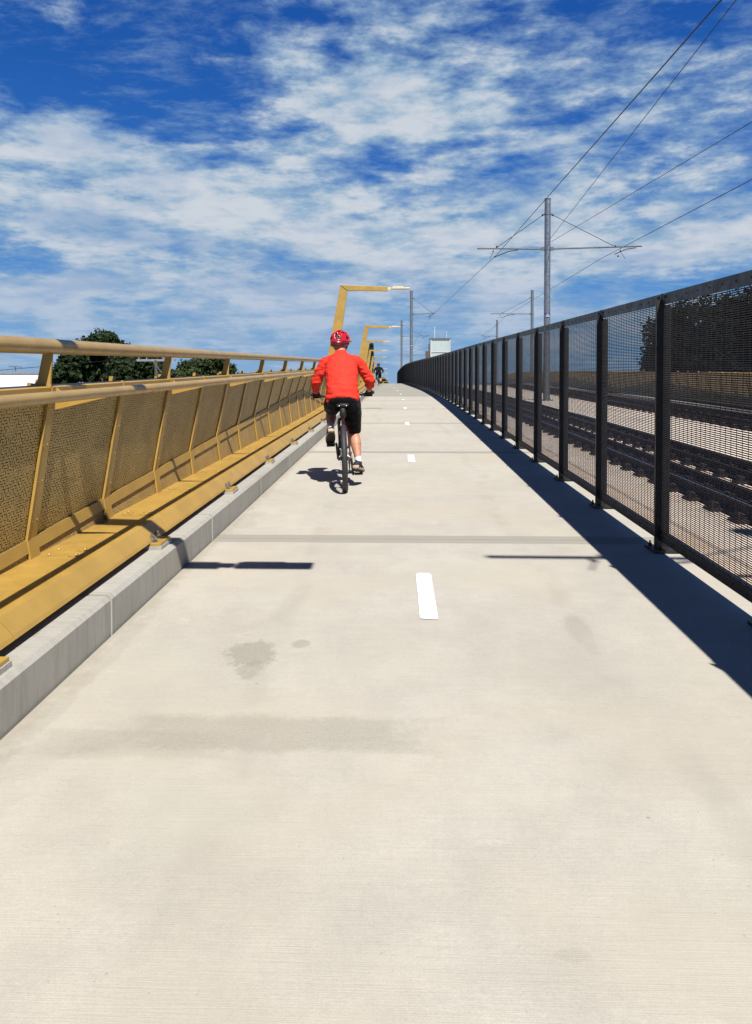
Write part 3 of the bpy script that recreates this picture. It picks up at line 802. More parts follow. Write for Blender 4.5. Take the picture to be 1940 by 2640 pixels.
# slender pine seen between the far lamps
def pine():
    D = 165; top = img(960, 884, D); base = V((top.x-1.2, D, -6)); T = empty('pine_tree', base, 'slender dark pine with whorled branches showing between the lamp posts', 'tree')
    h = top.z+6; rnd = random.Random(5); cl = []
    mb = MB().tube([(0,0,0),(.6,0,h*.6),(1.2,0,h)], [.3,.16,.04], 8)
    for k in range(26):
        s = k/26; z = h*(.25+.75*s); L = (1-s)*1.5+.25; cx = 1.2*s*.9
        for j in range(5):
            a = rnd.random()*6.28; e = V((cx+cos(a)*L, sin(a)*L, z+.25*L))
            mb.tube([(cx,0,z), e], [.04,.02], 4); cl.append((V((cx+cos(a)*L*.75, sin(a)*L*.75, z+.2*L)), .38))
    mb.build('trunk', M['bark'], T); me = leaf_cloud(cl, 7000, .13, 9); me.materials.append(M['leaf_dark']); link('crown', me, T)
pine()
c = clumps_from([(988,982,9),(994,988,8),(982,990,9),(990,996,12)], 230, 4)
tree('round_bush', V((-4.9, 232, -6)), c, 1500, .3, 'small round dark tree just over the crest beside the second cyclist', 'leaf_dark', 14)
def building():
    D = 82; a = img(95, 957, D); B = empty('white_building', V((-50, D, -6)), 'long white flat-roofed building at the left edge beyond the gold fence', 'building')
    h = a.z+6; x1 = a.x+50
    MB().box(-26, x1, 0, 18, 0, h-.25).build('wall', M['wall'], B)
    MB().box(-26.1, x1+.1, -.1, 18.1, h-.25, h).build('parapet', M['roofg'], B)
    MB().box(-26, x1+.7, -6, -.05, 0, h-2.3).build('annex', M['roofg'], B)
    for k in range(5):
        w = MB().box(-20+5*k, -18+5*k, -.06, .0, 2.2, 3.6).build('window', mat('dark_glass', (.03,.04,.05), .1), B)
building()
def antenna():
    b = img(27, 957, 84); A_ = empty('tv_antenna', b, 'small television antenna on the roof of the white building', 'antenna')
    MB().tube([(0,0,-.1),(0,0,.55)], .03, 6).build('pole', M['dark'], A_)
    mb = MB().tube([(-.75,0,.55),(.75,0,.47)], .025, 5)
    for k in range(7): mb.tube([(-.6+.2*k,-.35,.54-.01*k),(-.6+.2*k,.35,.54-.01*k)], .012, 4)
    mb.tube([(-.25,0,.5),(0,0,.3)], .012, 4).build('antenna_bars', M['dark'], A_)
antenna()
def upole():
    D = 55; t_ = img(398, 926, D); b = V((t_.x, D, -6)); U = empty('utility_pole', b, 'timber power pole with a crossarm in front of the dark tree', 'pole')
    h = t_.z+6
    MB().tube([(0,0,0),(0,0,h-.05)], [.17,.12], 10).build('pole', M['wood'], U)
    w = 50/2000*D
    MB().box(-w, w, -.09, .09, h-.14, h+.02).build('crossarm', M['roofg'], U)
    mb = MB().bar((-w*.15,-.1,h-.12), (w*.35,-.1,h-1.0), .05, .05); mb.build('strut', M['galv'], U)
    mb = MB()
    for k in (-.9,-.5,.5,.9): mb.tube([(w*k,0,h),(w*k,0,h+.14)], [.045,.03], 8)
    mb.build('insulator', M['roofg'], U)
    for k in (-.9, .9):
        p0 = V((t_.x+w*k, D, t_.z+.1)); 
    wire = MB().tube([(0,0,0),(-20,12,-.9),(-45,26,0)], .02, 4).build('power_line', M['cable'], loc=V((t_.x-w*.9, D, t_.z+.1)))
    tag(wire, 'thin power line running left from the timber pole towards the white building', 'cable')
upole()

# ------------------------------------------------------------------ cyclist and bicycle
def loft(mb, rings, n=20, side=V((1,0,0))):
    """rings: (centre, half width, half depth); a closed skin with rounded ends"""
    cs = [V(r[0]) for r in rings]; vs = []; N = len(rings)
    for i, (c, a, b) in enumerate(rings):
        d = (cs[min(i+1, N-1)]-cs[max(i-1, 0)]).normalized()
        s = (side-d*side.dot(d)).normalized(); w = d.cross(s)
        for k in range(n):
            t = 2*pi*k/n; vs.append(V(c)+s*a*cos(t)+w*b*sin(t))
    d0 = (cs[0]-cs[1]).normalized(); d1 = (cs[-1]-cs[-2]).normalized()
    fs = [(i*n+k, i*n+(k+1) % n, (i+1)*n+(k+1) % n, (i+1)*n+k) for i in range(N-1) for k in range(n)]
    b = len(vs); vs += [cs[0]+d0*min(rings[0][1], rings[0][2])*.45, cs[-1]+d1*min(rings[-1][1], rings[-1][2])*.45]
    fs += [(b, (k+1) % n, k) for k in range(n)] + [(b+1, (N-1)*n+k, (N-1)*n+(k+1) % n) for k in range(n)]
    return mb.add(vs, fs, True)
def fuse(mb, name, voxel=.008, sm=4, wrinkle=None, trim=None):
    me = mb.mesh('tmp'); bm = bmesh.new(); bm.from_mesh(me); bmesh.ops.remove_doubles(bm, verts=bm.verts, dist=1e-5); bmesh.ops.recalc_face_normals(bm, faces=bm.faces); bm.to_mesh(me); bm.free()
    o = bpy.data.objects.new('tmp', me); COL.objects.link(o)
    r = o.modifiers.new('r', 'REMESH'); r.mode = 'VOXEL'; r.voxel_size = voxel
    if sm: s = o.modifiers.new('s', 'SMOOTH'); s.iterations = sm; s.factor = .5
    dg = bpy.context.evaluated_depsgraph_get(); dg.update()
    m2 = bpy.data.meshes.new_from_object(o.evaluated_get(dg)); bpy.data.objects.remove(o)
    if wrinkle:
        nr = [v.normal.copy() for v in m2.vertices]
        for v, n_ in zip(m2.vertices, nr): v.co = v.co + n_*wrinkle(v.co)
    if trim:                                   # cut clothing open where it ends
        bm = bmesh.new(); bm.from_mesh(m2)
        bmesh.ops.delete(bm, geom=[f for f in bm.faces if trim(f.calc_center_median())], context='FACES')
        bm.to_mesh(m2); bm.free()
    m2.polygons.foreach_set('use_smooth', [True]*len(m2.polygons)); m2.name = name
    return m2
def ear(mb, c): mb.ball(c, (.012, .022, .034), 10, 8)

def cloth_mat(name, col, rough=.8, fold=.5, sheen=.0):
    col = tuple(q*KA for q in col)
    m, t, b, o = mat_new(name); p = coords(t)
    n1 = t.noise(t.vm('MULTIPLY', p, (1., 1., 2.2)), 7., 5, .6, 1.2); n2 = t.noise(p, 420., 2)
    t.set(b, 'Base Color', t.vm('SCALE', tuple(col), sc=t.mr(n1, .3, .7, .92, 1.06)))
    t.set(b, 'Roughness', rough); t.set(b, 'Sheen Weight', sheen); t.set(b, 'Specular IOR Level', .12)
    bn = t.new('ShaderNodeBump', ins={'Strength': fold, 'Distance': .02, 'Height': t.m('ADD', n1, t.m('MULTIPLY', n2, .03))}); t.set(b, 'Normal', bn.outputs[0])
    return m
M['red'] = cloth_mat('red_jersey', (.90, .052, .030), .75, .9)
M['shorts'] = cloth_mat('black_shorts', (.0022, .0022, .003), .75, .4, .05)
M['sock'] = cloth_mat('white_sock', (.72, .70, .76), .85, .3)
M['glove'] = cloth_mat('black_glove', (.012, .012, .014), .7, .4)
M['navy'] = cloth_mat('dark_jacket', (.003, .004, .008), .8, .5, .05)
M['beige'] = mat('beige_sole', (.46, .36, .26), .8, var=.15, vscale=30, world=False)
M['shoe'] = mat('black_suede', (.012, .012, .013), .8, world=False)
M['soleb'] = mat('brown_rubber', (.05, .035, .02), .8, world=False)
M['helm'] = mat('red_helmet', (.62, .012, .016), .22, var=.04, coat=.6, world=False)
M['helmd'] = mat('dark_red_helmet', (.13, .006, .012), .3, coat=.4, world=False)
M['plast'] = mat('black_plastic', (.012, .012, .013), .4, world=False)
M['tyre'] = mat('tyre_rubber', (.028, .030, .033), .62, var=.25, vscale=50, bump=.5, bscale=90, world=False)
M['frame'] = mat('dark_red_frame', (.10, .008, .010), .3, .2, coat=.6, world=False)
M['alu'] = mat('bare_aluminium', (.5, .5, .52), .3, .9, world=False)
M['hair'] = mat('grey_hair', (.42, .38, .34), .8, var=.3, vscale=80, bump=.8, bscale=160, world=False)
M['redlens'] = mat('red_reflector', (.30, .01, .01), .2, world=False)
def skin_mat():
    m, t, b, o = mat_new('skin'); p = coords(t)
    n = t.noise(p, 14, 5); c = t.mix(t.mr(n, .35, .7), (.42, .21, .13), (.34, .145, .09))
    c = t.mix(t.mr(t.noise(p, 120, 3), .55, .7, 0, .35), c, (.26, .11, .065))
    t.set(b, 'Base Color', c); t.set(b, 'Roughness', .5); t.set(b, 'Subsurface Weight', .08); t.set(b, 'Subsurface Radius', (.02, .008, .004)); t.set(b, 'Subsurface Scale', .3)
    return m
M['skin'] = skin_mat()

SH = [(-.185,.550,1.412), (.185,.550,1.412)]; EL = [(-.300,.60,1.175), (.325,.60,1.180)]
WR = [(-.318,.855,1.055), (.318,.855,1.055)]; HP = [(-.095,.285,.965), (.095,.285,.965)]
KN = [(-.135,.675,.850), (.120,.560,.600)]; AN = [(-.150,.300,.640), (.158,.318,.225)]
def lp(a, b, s): return V(a)+(V(b)-V(a))*s
def leg(mb, i, cloth=False, stop=1.):
    h, k, a = HP[i], KN[i], AN[i]
    if cloth:
        loft(mb, [(lp(h,k,-.06),.100,.105),(lp(h,k,.12),.108,.108),(lp(h,k,.45),.105,.100),(lp(h,k,.78),.090,.084),(lp(h,k,.95),.082,.074),(lp(k,a,.03),.074,.068)])
    else:
        loft(mb, [(lp(h,k,0),.09,.09),(lp(h,k,.4),.078,.078),(lp(h,k,.8),.062,.062),(lp(h,k,.97),.057,.060),(lp(k,a,.08)+V((0,-.006,0)),.053,.054),(lp(k,a,.24)+V((0,-.018,0)),.060,.061),(lp(k,a,.38)+V((0,-.022,0)),.061,.062),(lp(k,a,.58)+V((0,-.012,0)),.048,.049),(lp(k,a,.8),.035,.037),(lp(k,a,.97),.034,.038)])
def arm_rings(i, extra=0, s0=0., s1=1.):
    s, e, w = SH[i], EL[i], WR[i]
    R = [(lp(s,e,.06),.044,.044),(lp(s,e,.3),.048,.048),(lp(s,e,.7),.048,.047),(lp(s,e,.97),.045,.045),(lp(e,w,.12),.046,.045),(lp(e,w,.35),.042,.041),(lp(e,w,.7),.033,.030),(lp(e,w,1.),.028,.023)]
    return [(c, a+extra, b+extra) for c, a, b in R]
HC = V((.0,.660,1.625)); HYAW = radians(-34)   # head centre, turned to the rider's right
HM = Matrix.Translation(HC) @ Matrix.Rotation(HYAW, 4, 'Z') @ Matrix.Rotation(radians(-6), 4, 'X')
def hand(mb, i, th=.0105, palm=True):
    """gloved hand closed round the grip: palm on top, four fingers over and under, thumb below"""
    s = -1 if i == 0 else 1; w = V(WR[i]); g = V((s*.318, .925, 1.020))
    if palm: loft(mb, [(w+V((0,-.02,.008)),.031,.026),(w+V((0,.01,.002)),.035,.024),(w+V((0,.035,-.002)),.042,.022),(g+V((0,-.012,.022)),.043,.017),(g+V((0,.010,.024)),.041,.014)])
    for k in range(4):
        x = g.x + s*(-.033+.022*k); L = (1., 1.08, 1.04, .86)[k]; R_ = .026
        pts = [V((x, g.y+R_*cos(a)*1.05, g.z+R_*sin(a))) for a in (1.5, 1.0, .4, -.3, -.3-.75*L, -.3-1.35*L)]
        mb.tube(pts, [th*1.1, th*1.1, th, th, th*.9, th*.75], 8)
    mb.tube([g+V((-s*.030,-.02,.016)), g+V((-s*.048,-.004,-.002)), g+V((-s*.046,.014,-.020)), g+V((-s*.034,.022,-.026))], [th*1.35, th*1.2, th, th*.8], 8)

def foot_frame(i):
    ang = radians(-33) if i == 0 else radians(-15); yaw = radians(6) if i == 0 else radians(-13)
    ball = V((-.155,.44,.512)) if i == 0 else V((.165,.44,.150))
    return Matrix.Translation(ball) @ Matrix.Rotation(yaw, 4, 'Z') @ Matrix.Rotation(ang, 4, 'X')
def make_person(label, top='red'):
    mb = MB()
    # torso, neck, head, arms, legs, hands fused into one body
    loft(mb, [((0,.27,.94),.12,.09),((0,.29,1.02),.14,.095),((0,.35,1.13),.13,.09),((0,.435,1.29),.145,.09),((0,.515,1.38),.12,.065),((0,.575,1.48),.07,.062),((0,.61,1.535),.056,.058),((0,.635,1.58),.055,.058)])
    for i in (0, 1):
        loft(mb, arm_rings(i)); leg(mb, i); hand(mb, i, .0085)
        G = foot_frame(i)
        loft(mb, [(V(AN[i]),.032,.036),(G @ V((0,-.125,.060)),.026,.030)])
        loft(mb, [(G @ V(c),a_,b_) for c,a_,b_ in (((0,-.165,.040),.022,.022),((0,-.10,.040),.028,.030),((0,-.03,.032),.030,.018),((0,.05,.022),.030,.010))], side=(G.to_3x3() @ V((1,0,0))))
    hb = MB().ball((0,0,.0), (.076,.096,.108), 24, 16)
    loft(hb, [((0,.03,-.05),.058,.062),((0,.045,-.10),.038,.040)])           # jaw
    hb.ball((0,.098,-.018), (.011,.018,.022), 8, 6).ball((0,.088,-.064), (.024,.012,.012), 10, 6)   # nose, mouth
    hb.ball((0,.083,.022), (.052,.014,.012), 10, 6)                           # brow
    ear(hb, (-.078,-.004,-.012)); ear(hb, (.078,-.004,-.012))
    mb.add(hb.v, hb.f, True, HM)
    body = link('person', fuse(mb, 'person', .0065, 3)); body.data.materials.append(M['skin'])
    tag(body, label, 'person')
    # eyes
    for s in (-1, 1):
        e = MB().ball((s*.030,.084,.002), .0105, 10, 8, M=HM).build('eye', M['signw'], body)
    # hair below the helmet
    h = MB().ball((0,-.022,-.020), (.079,.082,.078), 24, 14, M=HM)
    hm = fuse(h, 'hair', .006, 1, lambda c: .004*noise.noise(c*60), lambda c: (HM.inverted() @ c).z > .03 or (HM.inverted() @ c).y > .012 or (HM.inverted() @ c).z < -.085)
    hm.materials.append(M['hair'] if top == 'red' else M['plast']); link('hair', hm, body)
    # jersey
    def fold(c):
        f = 0.
        # creases pulling from the waist, the armpits and round the elbows
        f += .013*noise.noise(V((c.x*5, c.y*6, c.z*26+3*c.x)))*max(0, min(1, (1.32-c.z)*5))
        f += .009*noise.noise(V((c.x*9+c.z*5, c.y*7, c.z*11)))
        if abs(c.x) > .21: f += .010*noise.noise(V((c.x*12, c.y*22+c.z*18, c.z*30)))
        f += .004*noise.noise(V((c.x*3+1.7, 4., c.z*8)))
        return max(f, -.006)
    mb = MB()
    loft(mb, [((0,.235,.955),.178,.140),((0,.262,.99),.188,.148),((0,.292,1.06),.190,.150),((0,.350,1.17),.183,.142),((0,.43,1.30),.190,.134),((0,.50,1.40),.172,.112),((0,.545,1.455),.125,.090),((0,.578,1.500),.078,.070),((0,.600,1.530),.064,.064),((0,.612,1.552),.061,.062)])
    cut = .80
    for i in (0, 1):
        s, e, w = SH[i], EL[i], WR[i]; sg = -1 if i == 0 else 1
        rr = [(V((sg*.09,.53,1.428)),.060,.070),(lp(s,e,-.04),.056,.062),(lp(s,e,.14),.064,.066),(lp(s,e,.4),.067,.064),(lp(s,e,.75),.062,.059),(lp(s,e,.98),.060,.058),(lp(e,w,.15),.058,.055),(lp(e,w,.4),.051,.048),(lp(e,w,.75),.040,.037),(lp(e,w,1.02),.037,.033)]
        loft(mb, rr)
    def open_(c):
        if c.z > 1.545: return True
        d = c-lp(SH[0], SH[1], .5)
        if abs(c.x) < .23 and c.z < .968+.10*(c.y-.25): return True
        i = 0 if c.x < 0 else 1
        e, w = V(EL[i]), V(WR[i]); t_ = (c-e).dot(w-e)/(w-e).length_squared
        return abs(c.x) > .25 and c.z < 1.15 and t_ > (.93 if i == 0 else .66)
    jm = fuse(mb, 'jersey', .0062, 3, fold, open_)
    jm.materials.append(M['red'] if top == 'red' else M['navy']); j = link('jersey', jm, body)
    so = j.modifiers.new('s', 'SOLIDIFY'); so.thickness = .0025
    # shorts
    mb = MB()
    loft(mb, [((0,.225,.905),.110,.10),((0,.240,.94),.158,.132),((0,.262,.99),.174,.140),((0,.29,1.05),.176,.138)])
    loft(mb, [((-.085,.20,.925),.085,.07),((-.085,.26,.93),.095,.085)]); loft(mb, [((.085,.20,.925),.085,.07),((.085,.26,.93),.095,.085)])
    for i in (0, 1): leg(mb, i, True)
    def open2(c):
        if c.z > 1.015: return True
        for i in (0, 1):
            k, a = V(KN[i]), V(AN[i]); h = V(HP[i]); t_ = (c-k).dot((a-k).normalized()); u_ = (c-h).dot((k-h).normalized())/(k-h).length
            if (c.x < 0) == (i == 0) and u_ > .97 and t_ > .0 and i == 1: return True
            if (c.x < 0) == (i == 0) and i == 0 and u_ > .88 and t_ > .045: return True
        return False
    sm_ = fuse(mb, 'shorts', .0065, 3, lambda c: .006*noise.noise(V((c.x*8, c.y*10, c.z*14))), open2); sm_.materials.append(M['shorts']); s_ = link('shorts', sm_, body)
    so = s_.modifiers.new('s', 'SOLIDIFY'); so.thickness = .0025
    for i in (0, 1):
        k, a = KN[i], AN[i]; t0 = .63 if i == 1 else .62
        mb = MB(); loft(mb, [(lp(k,a,t0),.041,.042),(lp(k,a,t0+.08),.041,.042),(lp(k,a,.86),.038,.041),(lp(k,a,.95),.034,.038)])
        c0 = lp(k,a,t0); d = (V(a)-V(k)).normalized()
        me = fuse(mb, 'sock', .005, 2, lambda c: .0018*noise.noise(c*45), lambda c: (c-c0).dot(d) < .004); me.materials.append(M['sock'] if top == 'red' else M['shorts']); link('sock', me, body)
        # shoe: sole outline swept upward, pitched with the foot
        FM = foot_frame(i)
        def outline(sc, n=28):
            pts = []
            for q in range(n):
                t_ = 2*pi*q/n; yy = -.055+.160*cos(t_); w = .054*(1.0+.16*cos(t_))*(abs(sin(t_))**.75)*(1 if sin(t_) > 0 else -1)
                pts.append((w*sc, yy*1.0+(-.055-yy)*(1-sc)*.35))
            return pts
        def stack(levels):
            mb = MB(); n = 28; vs = []
            for z_, sc, lift in levels:
                for x_, y_ in outline(sc): vs.append((x_, y_, z_+lift*max(0, y_-.02)))
            L_ = len(levels); fs = [(l*n+q, l*n+(q+1) % n, (l+1)*n+(q+1) % n, (l+1)*n+q) for l in range(L_-1) for q in range(n)]
            fs += [tuple(range(n))[::-1], tuple(range((L_-1)*n, L_*n))]
            return mb.add(vs, fs, True, FM)
        up = MB()
        rg = [((0,-.197,.026),.037,.036),((0,-.172,.046),.044,.052),((0,-.115,.054),.044,.058),((0,-.06,.048),.046,.046),((0,0,.032),.050,.035),((0,.06,.022),.047,.026),((0,.095,.014),.030,.016)]
        loft(up, [(FM @ V(c), a_, b_) for c, a_, b_ in rg], side=(FM.to_3x3() @ V((1,0,0))))
        loft(up, [(lp(k,a,.90),.040,.046),(lp(k,a,.97),.045,.050),(FM @ V((0,-.145,.075)),.042,.052),(FM @ V((0,-.14,.045)),.041,.054)])
        me = fuse(up, 'shoe', .005, 2, None, None); me.materials.append(M['shoe']); sh = link('shoe', me, body)
        stack([(.004,.94,.15),(.008,1.0,.15),(.028,1.02,.12),(.030,.98,.12)]).build('sole', M['beige'] if top == 'red' else M['shoe'], sh)
        stack([(-.004,.90,.15),(-.002,.95,.15),(.003,.93,.15)]).build('tread', M['soleb'], sh)
        hl = MB(); loft(hl, [(FM @ V((0,-.208,.010)),.038,.012),(FM @ V((0,-.211,.028)),.040,.013),(FM @ V((0,-.207,.046)),.036,.010)], side=(FM.to_3x3() @ V((1,0,0))))
        me = fuse(hl, 'heel_patch', .004, 2); me.materials.append(M['beige'] if top == 'red' else M['shoe']); link('heel_patch', me, sh)
        g = MB(); hand(g, i, .0115); me = fuse(g, 'glove', .0042, 1); me.materials.append(M['glove']); link('glove', me, body)
    # helmet: ribbed shell with real openings over a dark liner
    vs = []; fs = []; nu, nv = 60, 26
    def hp(u, v, e=0.):
        a = 2*pi*u/nu; el = -.42+(pi/2+.42)*v/nv
        rx, ry, rz = .106+e, .139+e, .128+e
        x = rx*cos(el)*sin(a); y = -ry*cos(el)*cos(a); z = rz*sin(el)
        if y > 0: z += .0
        rid = .0045*cos(x*95)*(1 if el > .1 else 0)
        k = 1+rid/.12
        return V((x*k, y*k-.004, z*k+.022))
    for v in range(nv+1):
        for u in range(nu): vs.append(hp(u, v))
    def vent(u, v):
        p = hp(u+.5, v+.5); el = -.42+(pi/2+.42)*(v+.5)/nv; x = p.x; y = p.y
        if el < -.06 and abs(u+.5-nu/2) < nu*.20: return True
        if el < -.20 and abs(u+.5-nu/2) < nu*.30: return True       # raised brow at the front
        for k_, cx in enumerate((-.066, -.024, .024, .066)):
            if abs(x-cx-.0*y) < (.0125 if abs(cx) < .03 else .011):
                for c_, h_ in ((-.118, .018), (-.062, .020), (.02, .032), (.10, .026)):
                    cy = c_+(.012 if abs(cx) > .03 else 0)
                    if el > .05 and abs(y-cy) < h_*(1 if el > .6 else 1): return True
        if .02 < el < .36 and y < 0 and (abs(x-.045) < .017 or abs(x+.045) < .017): return True
        if .10 < el < .40 and abs(y) < .03 and abs(x) > .05: return True
        return False
    for v in range(nv):
        for u in range(nu):
            if not vent(u, v): fs.append((v*nu+u, v*nu+(u+1) % nu, (v+1)*nu+(u+1) % nu, (v+1)*nu+u))
    mb = MB().add([HM @ q for q in vs], fs, True)
    hel = mb.build('helmet', M['helm'] if top == 'red' else M['plast'], body)
    so = hel.modifiers.new('s', 'SOLIDIFY'); so.thickness = .012; so.offset = -1
    bv = hel.modifiers.new('b', 'BEVEL'); bv.width = .002; bv.segments = 1; bv.limit_method = 'ANGLE'
    MB().ball((0,-.004,.022), (.092,.124,.113), 28, 12, True, M=HM).build('liner', M['plast'], hel)
    vz = MB()
    n = 14; vv = []
    for q in range(n+1):
        a = -.95+1.9*q/n
        vv += [HM @ V((.108*sin(a), .128*cos(a), .030)), HM @ V((.112*sin(a), .128*cos(a)+.062*cos(a), .034-.012*cos(a))), HM @ V((.112*sin(a), .128*cos(a)+.062*cos(a), .029-.012*cos(a))), HM @ V((.108*sin(a), .128*cos(a), .024))]
    ff = []
    for q in range(n):
        for k in range(4): ff.append((q*4+k, q*4+(k+1) % 4, q*4+4+(k+1) % 4, q*4+4+k))
    vz.add(vv, ff, True).build('visor', M['helm'] if top == 'red' else M['plast'], hel)
    # lower shell, darker, round the back
    vv = []; n = 30
    for q in range(n+1):
        a = -1.75+3.5*q/n; x, y = sin(a), -cos(a)
        for rr, z_ in ((.1075, .020), (.104, -.018-.016*cos(a)), (.096, -.034-.018*cos(a)), (.088, -.030-.015*cos(a))):
            vv.append(HM @ V((x*rr*.99, y*(rr+.031)-.004, z_)))
    ff = [(q*4+k, q*4+k+1, q*4+5+k, q*4+4+k) for q in range(n) for k in range(3)]
    lw = MB().add(vv, ff, True).build('helmet_rim', M['helmd'] if top == 'red' else M['plast'], hel)
    so = lw.modifiers.new('s', 'SOLIDIFY'); so.thickness = .008; so.offset = -1
    st = MB()
    for s in (-1, 1):
        st.tube([HM @ V((s*.088,-.02,-.01)), HM @ V((s*.078,.012,-.065)), HM @ V((s*.03,.05,-.128))], .0045, 5)
        st.tube([HM @ V((s*.086,.05,.0)), HM @ V((s*.078,.012,-.065))], .0045, 5)
    st.build('chin_strap', M['plast'], hel)
    return body

def make_bike(label, frame='frame'):
    B = empty('bicycle', (0,0,0), label, 'bicycle')
    F = MB(); bb = V((0,.44,.30)); ra = V((0,0,.365)); st = V((0,.295,.74)); ht = V((0,.835,.88)); hb_ = V((0,.875,.765)); fa = V((0,1.10,.365))
    F.tube([bb, st+V((0,-.01,.03))], .0165, 12).tube([bb, hb_], .021, 12).tube([st+V((0,.012,-.04)), ht+V((0,.01,-.03))], .018, 12).tube([hb_+V((0,.01,-.03)), ht+V((0,-.006,.025))], .024, 12)
    for s in (-1, 1):
        F.tube([bb+V((s*.03,-.01,0)), V((s*.052,.30,.33)), V((s*.066,.02,.362))], [.013,.011,.009], 8)
        F.tube([st+V((s*.022,0,-.05)), V((s*.045,.22,.63)), V((s*.066,.02,.375))], [.010,.010,.009], 8)
        F.box(s*.066-.004, s*.066+.004, -.025, .035, .34, .385)
    F.tube([bb+V((-.036,0,0)), bb+V((.036,0,0))], .022, 14)
    F.build('frame', M[frame], B)
    K = MB(); 
    for s in (-1, 1): K.tube([V((s*.058,.935,.70)), V((s*.058,1.095,.375)), V((s*.058,1.10,.355))], [.019,.016,.012], 10)
    K.tube([V((-.06,.925,.71)), V((0,.90,.745)), V((.06,.925,.71))], .020, 8).tube([V((0,.90,.745)), ht+V((0,-.015,.06))], .016, 10)
    K.build('fork', M['plast'], B)
    MB().tube([st, V((0,.245,.885))], .0135, 10).build('seatpost', M['plast'], B)
    # saddle: wide tail, slim nose
    S = MB(); loft(S, [((0,.115,.925),.050,.016),((0,.135,.932),.074,.022),((0,.18,.935),.078,.024),((0,.24,.932),.055,.022),((0,.31,.930),.026,.018),((0,.39,.926),.020,.014)])
    sm_ = fuse(S, 'saddle', .005, 2); sm_.materials.append(M['black']); sd = link('saddle', sm_, B)
    MB().tube([(-.022,.14,.915),(-.022,.24,.895),(-.02,.36,.912)], .0035, 6).tube([(.022,.14,.915),(.022,.24,.895),(.02,.36,.912)], .0035, 6).build('saddle_rail', M['alu'], sd)
    for s in (-1, 1): MB().ball((s*.040,.108,.925), (.018,.008,.007), 8, 5).build('reflective_patch', M['alu'], sd)
    bag = MB(); loft(bag, [((0,.12,.895),.026,.020),((0,.125,.86),.036,.034),((0,.135,.825),.037,.036),((0,.15,.795),.028,.026)])
    bm_ = fuse(bag, 'saddle_bag', .005, 2); bm_.materials.append(M['black']); link('saddle_bag', bm_, B)
    MB().tube([(0,.205,.79),(0,.185,.79)], .020, 14).box(-.014,.014,.19,.225,.765,.815).build('rear_light', M['redlens'], B)
    # bar
    H = MB().tube([(-.36,.885,1.03),(-.31,.915,1.022),(-.16,.945,1.005),(-.05,.935,.992),(.05,.935,.992),(.16,.945,1.005),(.31,.915,1.022),(.36,.885,1.03)], .0135, 10).tube([ht+V((0,-.02,.06)), ht+V((0,-.024,.10))], .02, 12).bar(ht+V((0,-.022,.09)), (0,.935,.992), .03, .034)
    hb = H.build('handlebar', M['plast'], B)
    for s in (-1, 1):
        MB().tube([(s*.375,.880,1.032),(s*.36,.885,1.03),(s*.27,.928,1.018)], .0175, 12).build('grip', M['black'], hb)
        MB().tube([(s*.25,.940,1.013),(s*.245,.985,.995),(s*.30,.995,.985),(s*.36,.985,.985)], [.012,.009,.006,.006], 7).tube([(s*.235,.94,1.012),(s*.215,.94,1.012)], .024, 10).build('brake_lever', M['plast'], hb)
    def wheel(c):
        T = MB(); R_, r_ = .335, .030; n = 72; m_ = 14; vs = []
        for i in range(n):
            a = 2*pi*i/n
            for k in range(m_):
                b = 2*pi*k/m_; kn = .0018 if (i % 2 == 0 and abs(((b+pi) % (2*pi))-pi) < 1.3 and k % 2 == 0) else 0
                q = R_+(r_+kn)*cos(b); vs.append((c[0]+(r_+kn)*.98*sin(b), c[1]+q*cos(a), c[2]+q*sin(a)))
        fs = [(i*m_+k, i*m_+(k+1) % m_, ((i+1) % n)*m_+(k+1) % m_, ((i+1) % n)*m_+k) for i in range(n) for k in range(m_)]
        W = MB().tube([(c[0]-.05,c[1],c[2]),(c[0]+.05,c[1],c[2])], [.018,.018], 14).tube([(c[0]-.035,c[1],c[2]),(c[0]-.03,c[1],c[2])], .032, 16).tube([(c[0]+.03,c[1],c[2]),(c[0]+.035,c[1],c[2])], .032, 16).tube([(c[0]-.066,c[1],c[2]),(c[0]+.066,c[1],c[2])], .007, 8).build('wheel', M['plast'], B)
        T.add(vs, fs, True).build('tyre', M['tyre'], W)
        rim = MB(); vs = []; pr = [(-.014,.312),(.014,.312),(.012,.292),(.004,.286),(-.004,.286),(-.012,.292)]
        for i in range(n):
            a = 2*pi*i/n
            for x_, q in pr: vs.append((c[0]+x_, c[1]+q*cos(a), c[2]+q*sin(a)))
        k6 = len(pr); rim.add(vs, [(i*k6+k, i*k6+(k+1) % k6, ((i+1) % n)*k6+(k+1) % k6, ((i+1) % n)*k6+k) for i in range(n) for k in range(k6)], True).build('rim', M['plast'], W)
        sp = MB()
        for i in range(32):
            a = 2*pi*i/32; s = 1 if i % 2 else -1; a2 = a+(.9 if (i//2) % 2 else -.9)
            sp.tube([(c[0]+s*.032, c[1]+.028*cos(a2), c[2]+.028*sin(a2)), (c[0], c[1]+.288*cos(a), c[2]+.288*sin(a))], .0012, 4, False)
        sp.build('spoke_set', M['alu'], W)
        d = MB(); vs = []; n = 36
        for i in range(n):
            a = 2*pi*i/n; w = .0045*(i % 2)
            for x_, q in ((-.044,.080+w),(-.042,.080+w),(-.042,.058),(-.044,.058)): vs.append((c[0]+x_, c[1]+q*cos(a), c[2]+q*sin(a)))
        d.add(vs, [(i*4+k, i*4+(k+1) % 4, ((i+1) % n)*4+(k+1) % 4, ((i+1) % n)*4+k) for i in range(n) for k in range(4)]).bar((-.043,c[1]-.06,c[2]),(-.043,c[1]+.06,c[2]),.002,.012).bar((-.043,c[1],c[2]-.06),(-.043,c[1],c[2]+.06),.002,.012,V((0,1,0))).build('brake_disc', M['alu'], W)
